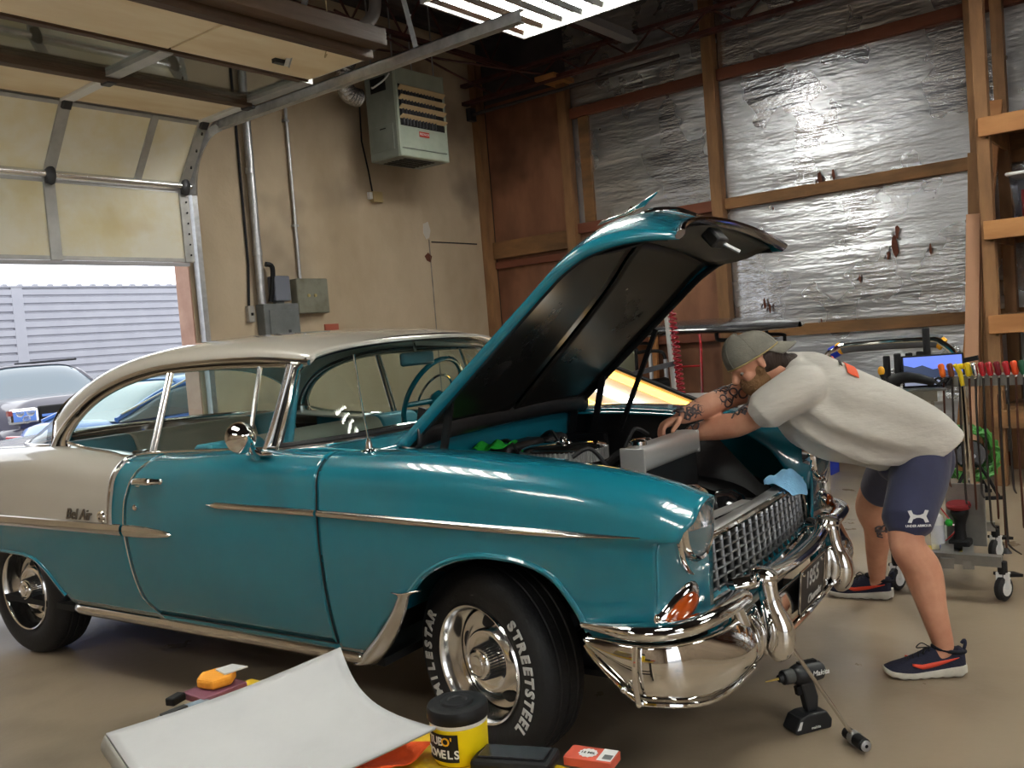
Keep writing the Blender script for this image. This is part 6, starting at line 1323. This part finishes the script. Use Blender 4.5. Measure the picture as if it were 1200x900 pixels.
# shorts
sh_ = MB()
limb(sh_, [Vector((3.90,1.04,.90)), Vector((3.945,1.015,.865)), Vector((3.955,1.01,.80))], [.125,.140,.125], n=26)
sh_.ball(Vector((3.925,.965,.80)), (.10,.10,.125), 20, 14); sh_.ball(Vector((4.01,1.05,.80)), (.10,.10,.12), 20, 14)
sh_.ball(Vector((3.865,1.055,.79)), (.105,.105,.085), 18, 12)
lh = Vector((3.640,.990,.592)); rh = Vector((4.225,1.255,.600))
limb(sh_, [J['lhip']+Vector((.05,.0,-.03)), lerp(J['lhip'], lh, .4)+Vector((.03,-.015,-.01)), lerp(J['lhip'], lh, .8)+Vector((.012,-.006,0)), lh], [.118,.112,.100,.094], n=26)
limb(sh_, [J['rhip']+Vector((-.02,-.02,-.02)), lerp(J['rhip'], rh, .5), rh], [.115,.104,.090], n=26)
pb(sh_, 'shorts', navy_m, .007, 6)
# mark and lettering on the left leg of the shorts
wm = mat('white_print', (.72,.72,.72,1), .7)
ux_ = Vector((.62,-.78,-.05)).normalized(); uy_ = Vector((.06,-.02,1)).normalized(); lc = Vector((3.560,.925,.640))-PO
sg_mb = MB()
def arcband(cx, cy, r0, r1, a0, a1, n=14): return [(cx+r1*math.cos(lerp(a0,a1,i/n)), cy+r1*math.sin(lerp(a0,a1,i/n))) for i in range(n+1)]+[(cx+r0*math.cos(lerp(a1,a0,i/n)), cy+r0*math.sin(lerp(a1,a0,i/n))) for i in range(n+1)]
zN = ux_.cross(uy_)
sg_mb.prism([(-.040,.022),(-.026,.024),(-.020,.010),(-.006,.005),(.006,.005),(.020,.010),(.026,.024),(.040,.022),(.030,.0),(.040,-.022),(.026,-.024),(.020,-.010),(.006,-.005),(-.006,-.005),(-.020,-.010),(-.026,-.024),(-.040,-.022),(-.030,0)], ux_, uy_, zN, lc, .0015)
sg_mb.build('shorts_mark', wm, per_, smooth=0); text('shorts_lettering', 'UNDER ARMOUR', .0125, wm, per_, frame(lc-uy_*.036, ux_, uy_), extrude=.0006, bold=.0003)
# tattoos: small ink shapes lying on the forearms and shin
rt_ = random.Random(21)
def tattoo(A, B, rA, rB, n, face, spread=1.2, name='tattoo'):
    A = Vector(A); B = Vector(B); ax = (B-A).normalized(); fx_ = Vector(face); fx_ = (fx_-ax*fx_.dot(ax)).normalized(); fy_ = ax.cross(fx_)
    m = MB()
    for k in range(n):
        t0 = (k+rt_.uniform(.1,.9))/n; a0 = rt_.uniform(-spread, spread); sz = rt_.uniform(.010,.019); kind = k % 3
        def P(t, a): 
            c = A+(B-A)*t; r = lerp(rA, rB, t)+.0022; return c+(fx_*math.cos(a)+fy_*math.sin(a))*r
        Lc = (B-A).length; rr = lerp(rA, rB, t0); pts = []
        nseg = 14
        if kind == 0:   # ring
            m.tube([P(t0+sz*math.cos(q)/Lc, a0+sz*math.sin(q)/rr) for q in [2*PI*i/nseg for i in range(nseg)]], .0042, 5, closed=True)
        elif kind == 1:
            m.tube([P(t0+(i/12-.5)*.05/Lc*1.2, a0+.010/rr*math.sin(i*.9)) for i in range(13)], .0038, 5)
        else:
            c = P(t0, a0); q = [P(t0+sz*.8*rt_.uniform(.5,1.1)*math.cos(z)/Lc, a0+sz*.8*rt_.uniform(.5,1.1)*math.sin(z)/rr) for z in [2*PI*i/9 for i in range(9)]]
            m.add([c]+q, [(0, i+1, (i+1) % 9+1) for i in range(9)])
    return pb(m, name, ink_m)
tattoo(lerp(J['rel'], J['rwr'], .0), lerp(J['rel'], J['rwr'], 1.02), .0465, .031, 44, (-.5,-.6,.62), 1.3)
tattoo(lerp(J['rsh'], J['rel'], .72), J['rel'], .046, .045, 5, (-.5,-.6,.62), 1.0)
tattoo(lerp(J['lsh'], J['lel'], .62), lerp(J['lsh'], J['lel'], 1.0), .050, .048, 6, (-.35,-.45,.82), .5)
tattoo(lerp(J['lel'], J['lwr'], .75), lerp(J['lel'], J['lwr'], 1.0), .038, .029, 3, (-.6,-.5,.6), .8)
tattoo(lerp(J['rkn'], J['ran'], .17)+Vector((.006,-.012,0)), lerp(J['rkn'], J['ran'], .25)+Vector((.010,-.018,0)), .0665, .0665, 9, (-.8,-.5,0), .7)
# shoes
def shoe(heel, toe, lab):
    h = Vector((heel[0], heel[1], 0)); d = Vector((toe[0]-heel[0], toe[1]-heel[1], 0)); L = d.length; d.normalize(); s = Vector((-d.y, d.x, 0)); k = L/.30
    r = empty('shoe', (0,0,0), parent=per_)
    hw = lambda x: interp([(0,.026),(.02,.036),(.08,.037),(.15,.041),(.21,.048),(.26,.042),(.29,.026),(.30,.012)], x)*1.02
    zs = lambda x: interp([(0,.052),(.05,.046),(.12,.036),(.2,.030),(.27,.034),(.30,.044)], x)
    zb = lambda x: interp([(0,.012),(.03,.0),(.22,.0),(.27,.006),(.30,.022)], x)
    def W(x, y, z): return h+d*x*k+s*y+Vector((0,0,z))
    def sole(u, v):
        x = .30*u; a = 2*PI*v; c, q = math.cos(a), math.sin(a); rag = .004*math.sin(x*150)*(q < 0); return W(x, (hw(x)+.004)*math.copysign(abs(c)**.5, c), lerp(zb(x)+max(0, rag), zs(x), .5+.5*math.copysign(abs(q)**.4, q)))
    m = MB().grid(sole, 60, 28, cv=True)
    for u in (0, 1): m.add([sole(u, j/28) for j in range(28)], [tuple(range(28))])
    pb(m, 'sole', sole_m, parent=r, smooth=50)
    top = lambda x: interp([(0,.098),(.015,.112),(.05,.094),(.09,.100),(.125,.112),(.16,.094),(.22,.068),(.27,.054),(.30,.044)], x)
    def upper(u, v):
        x = lerp(.004, .298, u); a = PI*v; c, q = math.cos(a), max(0, math.sin(a)); return W(x, (hw(x)-.001)*math.copysign(abs(c)**.7, c)*(1-.18*q), lerp(zs(x)-.008, top(x), q**.62))
    m = MB().grid(upper, 50, 24)
    pb(m, 'upper', shoe_m, parent=r, smooth=60)
    pb(MB().tube([W(.055+.058*math.cos(a), .030*math.sin(a), .104+.012*math.cos(a)*1.0-.004*math.sin(a)**2) for a in [2*PI*i/28 for i in range(28)]], .008, 8, closed=True), 'collar', mat('dark_collar', srgb(18,18,28), .85), parent=r)
    pb(MB().tube(spts([W(.004,0,.085), W(-.006,0,.118), W(-.004,0,.135), W(.008,0,.122)], 12), .006, 8), 'heel_loop', shoe_m, parent=r)
    for i in range(5):
        x = .128+.020*i; z = top(x)+.002; pb(MB().tube(spts([W(x-.006,-.022,z-.012), W(x,0,z+.002), W(x+.006,.022,z-.012)], 8), .0028, 6), 'lace', black, parent=r)
    for sgn in (-1, 1): pb(MB().tube(spts([W(.125,0,.112), W(.145,sgn*.030,.118), W(.165,sgn*.034,.100), W(.150,sgn*.012,.106), W(.13,0,.112)], 20), .0022, 5), 'lace_loop', black, parent=r)
    for sgn in (-1, 1):
        def sw(u, v):   # sweeping tick on the side
            x = lerp(.205, .030, u); zc = .047+.032*u**1.6+.014*max(0, .22-u)/.22; wd = .012*math.sin(PI*min(1, u*.86+.10))**.8*(1-.55*u); z = zc+wd*(2*v-1); y = (hw(x)*(.995-.11*(z-zs(x))/.05))+.0025
            return W(x, sgn*y, z)
        pb(MB().grid(sw, 20, 3), 'side_mark', swoosh_m, parent=r, solid=.0015)
shoe((3.704,.825), (3.548,1.082), ''); shoe((4.548,1.319), (4.495,1.633), '')
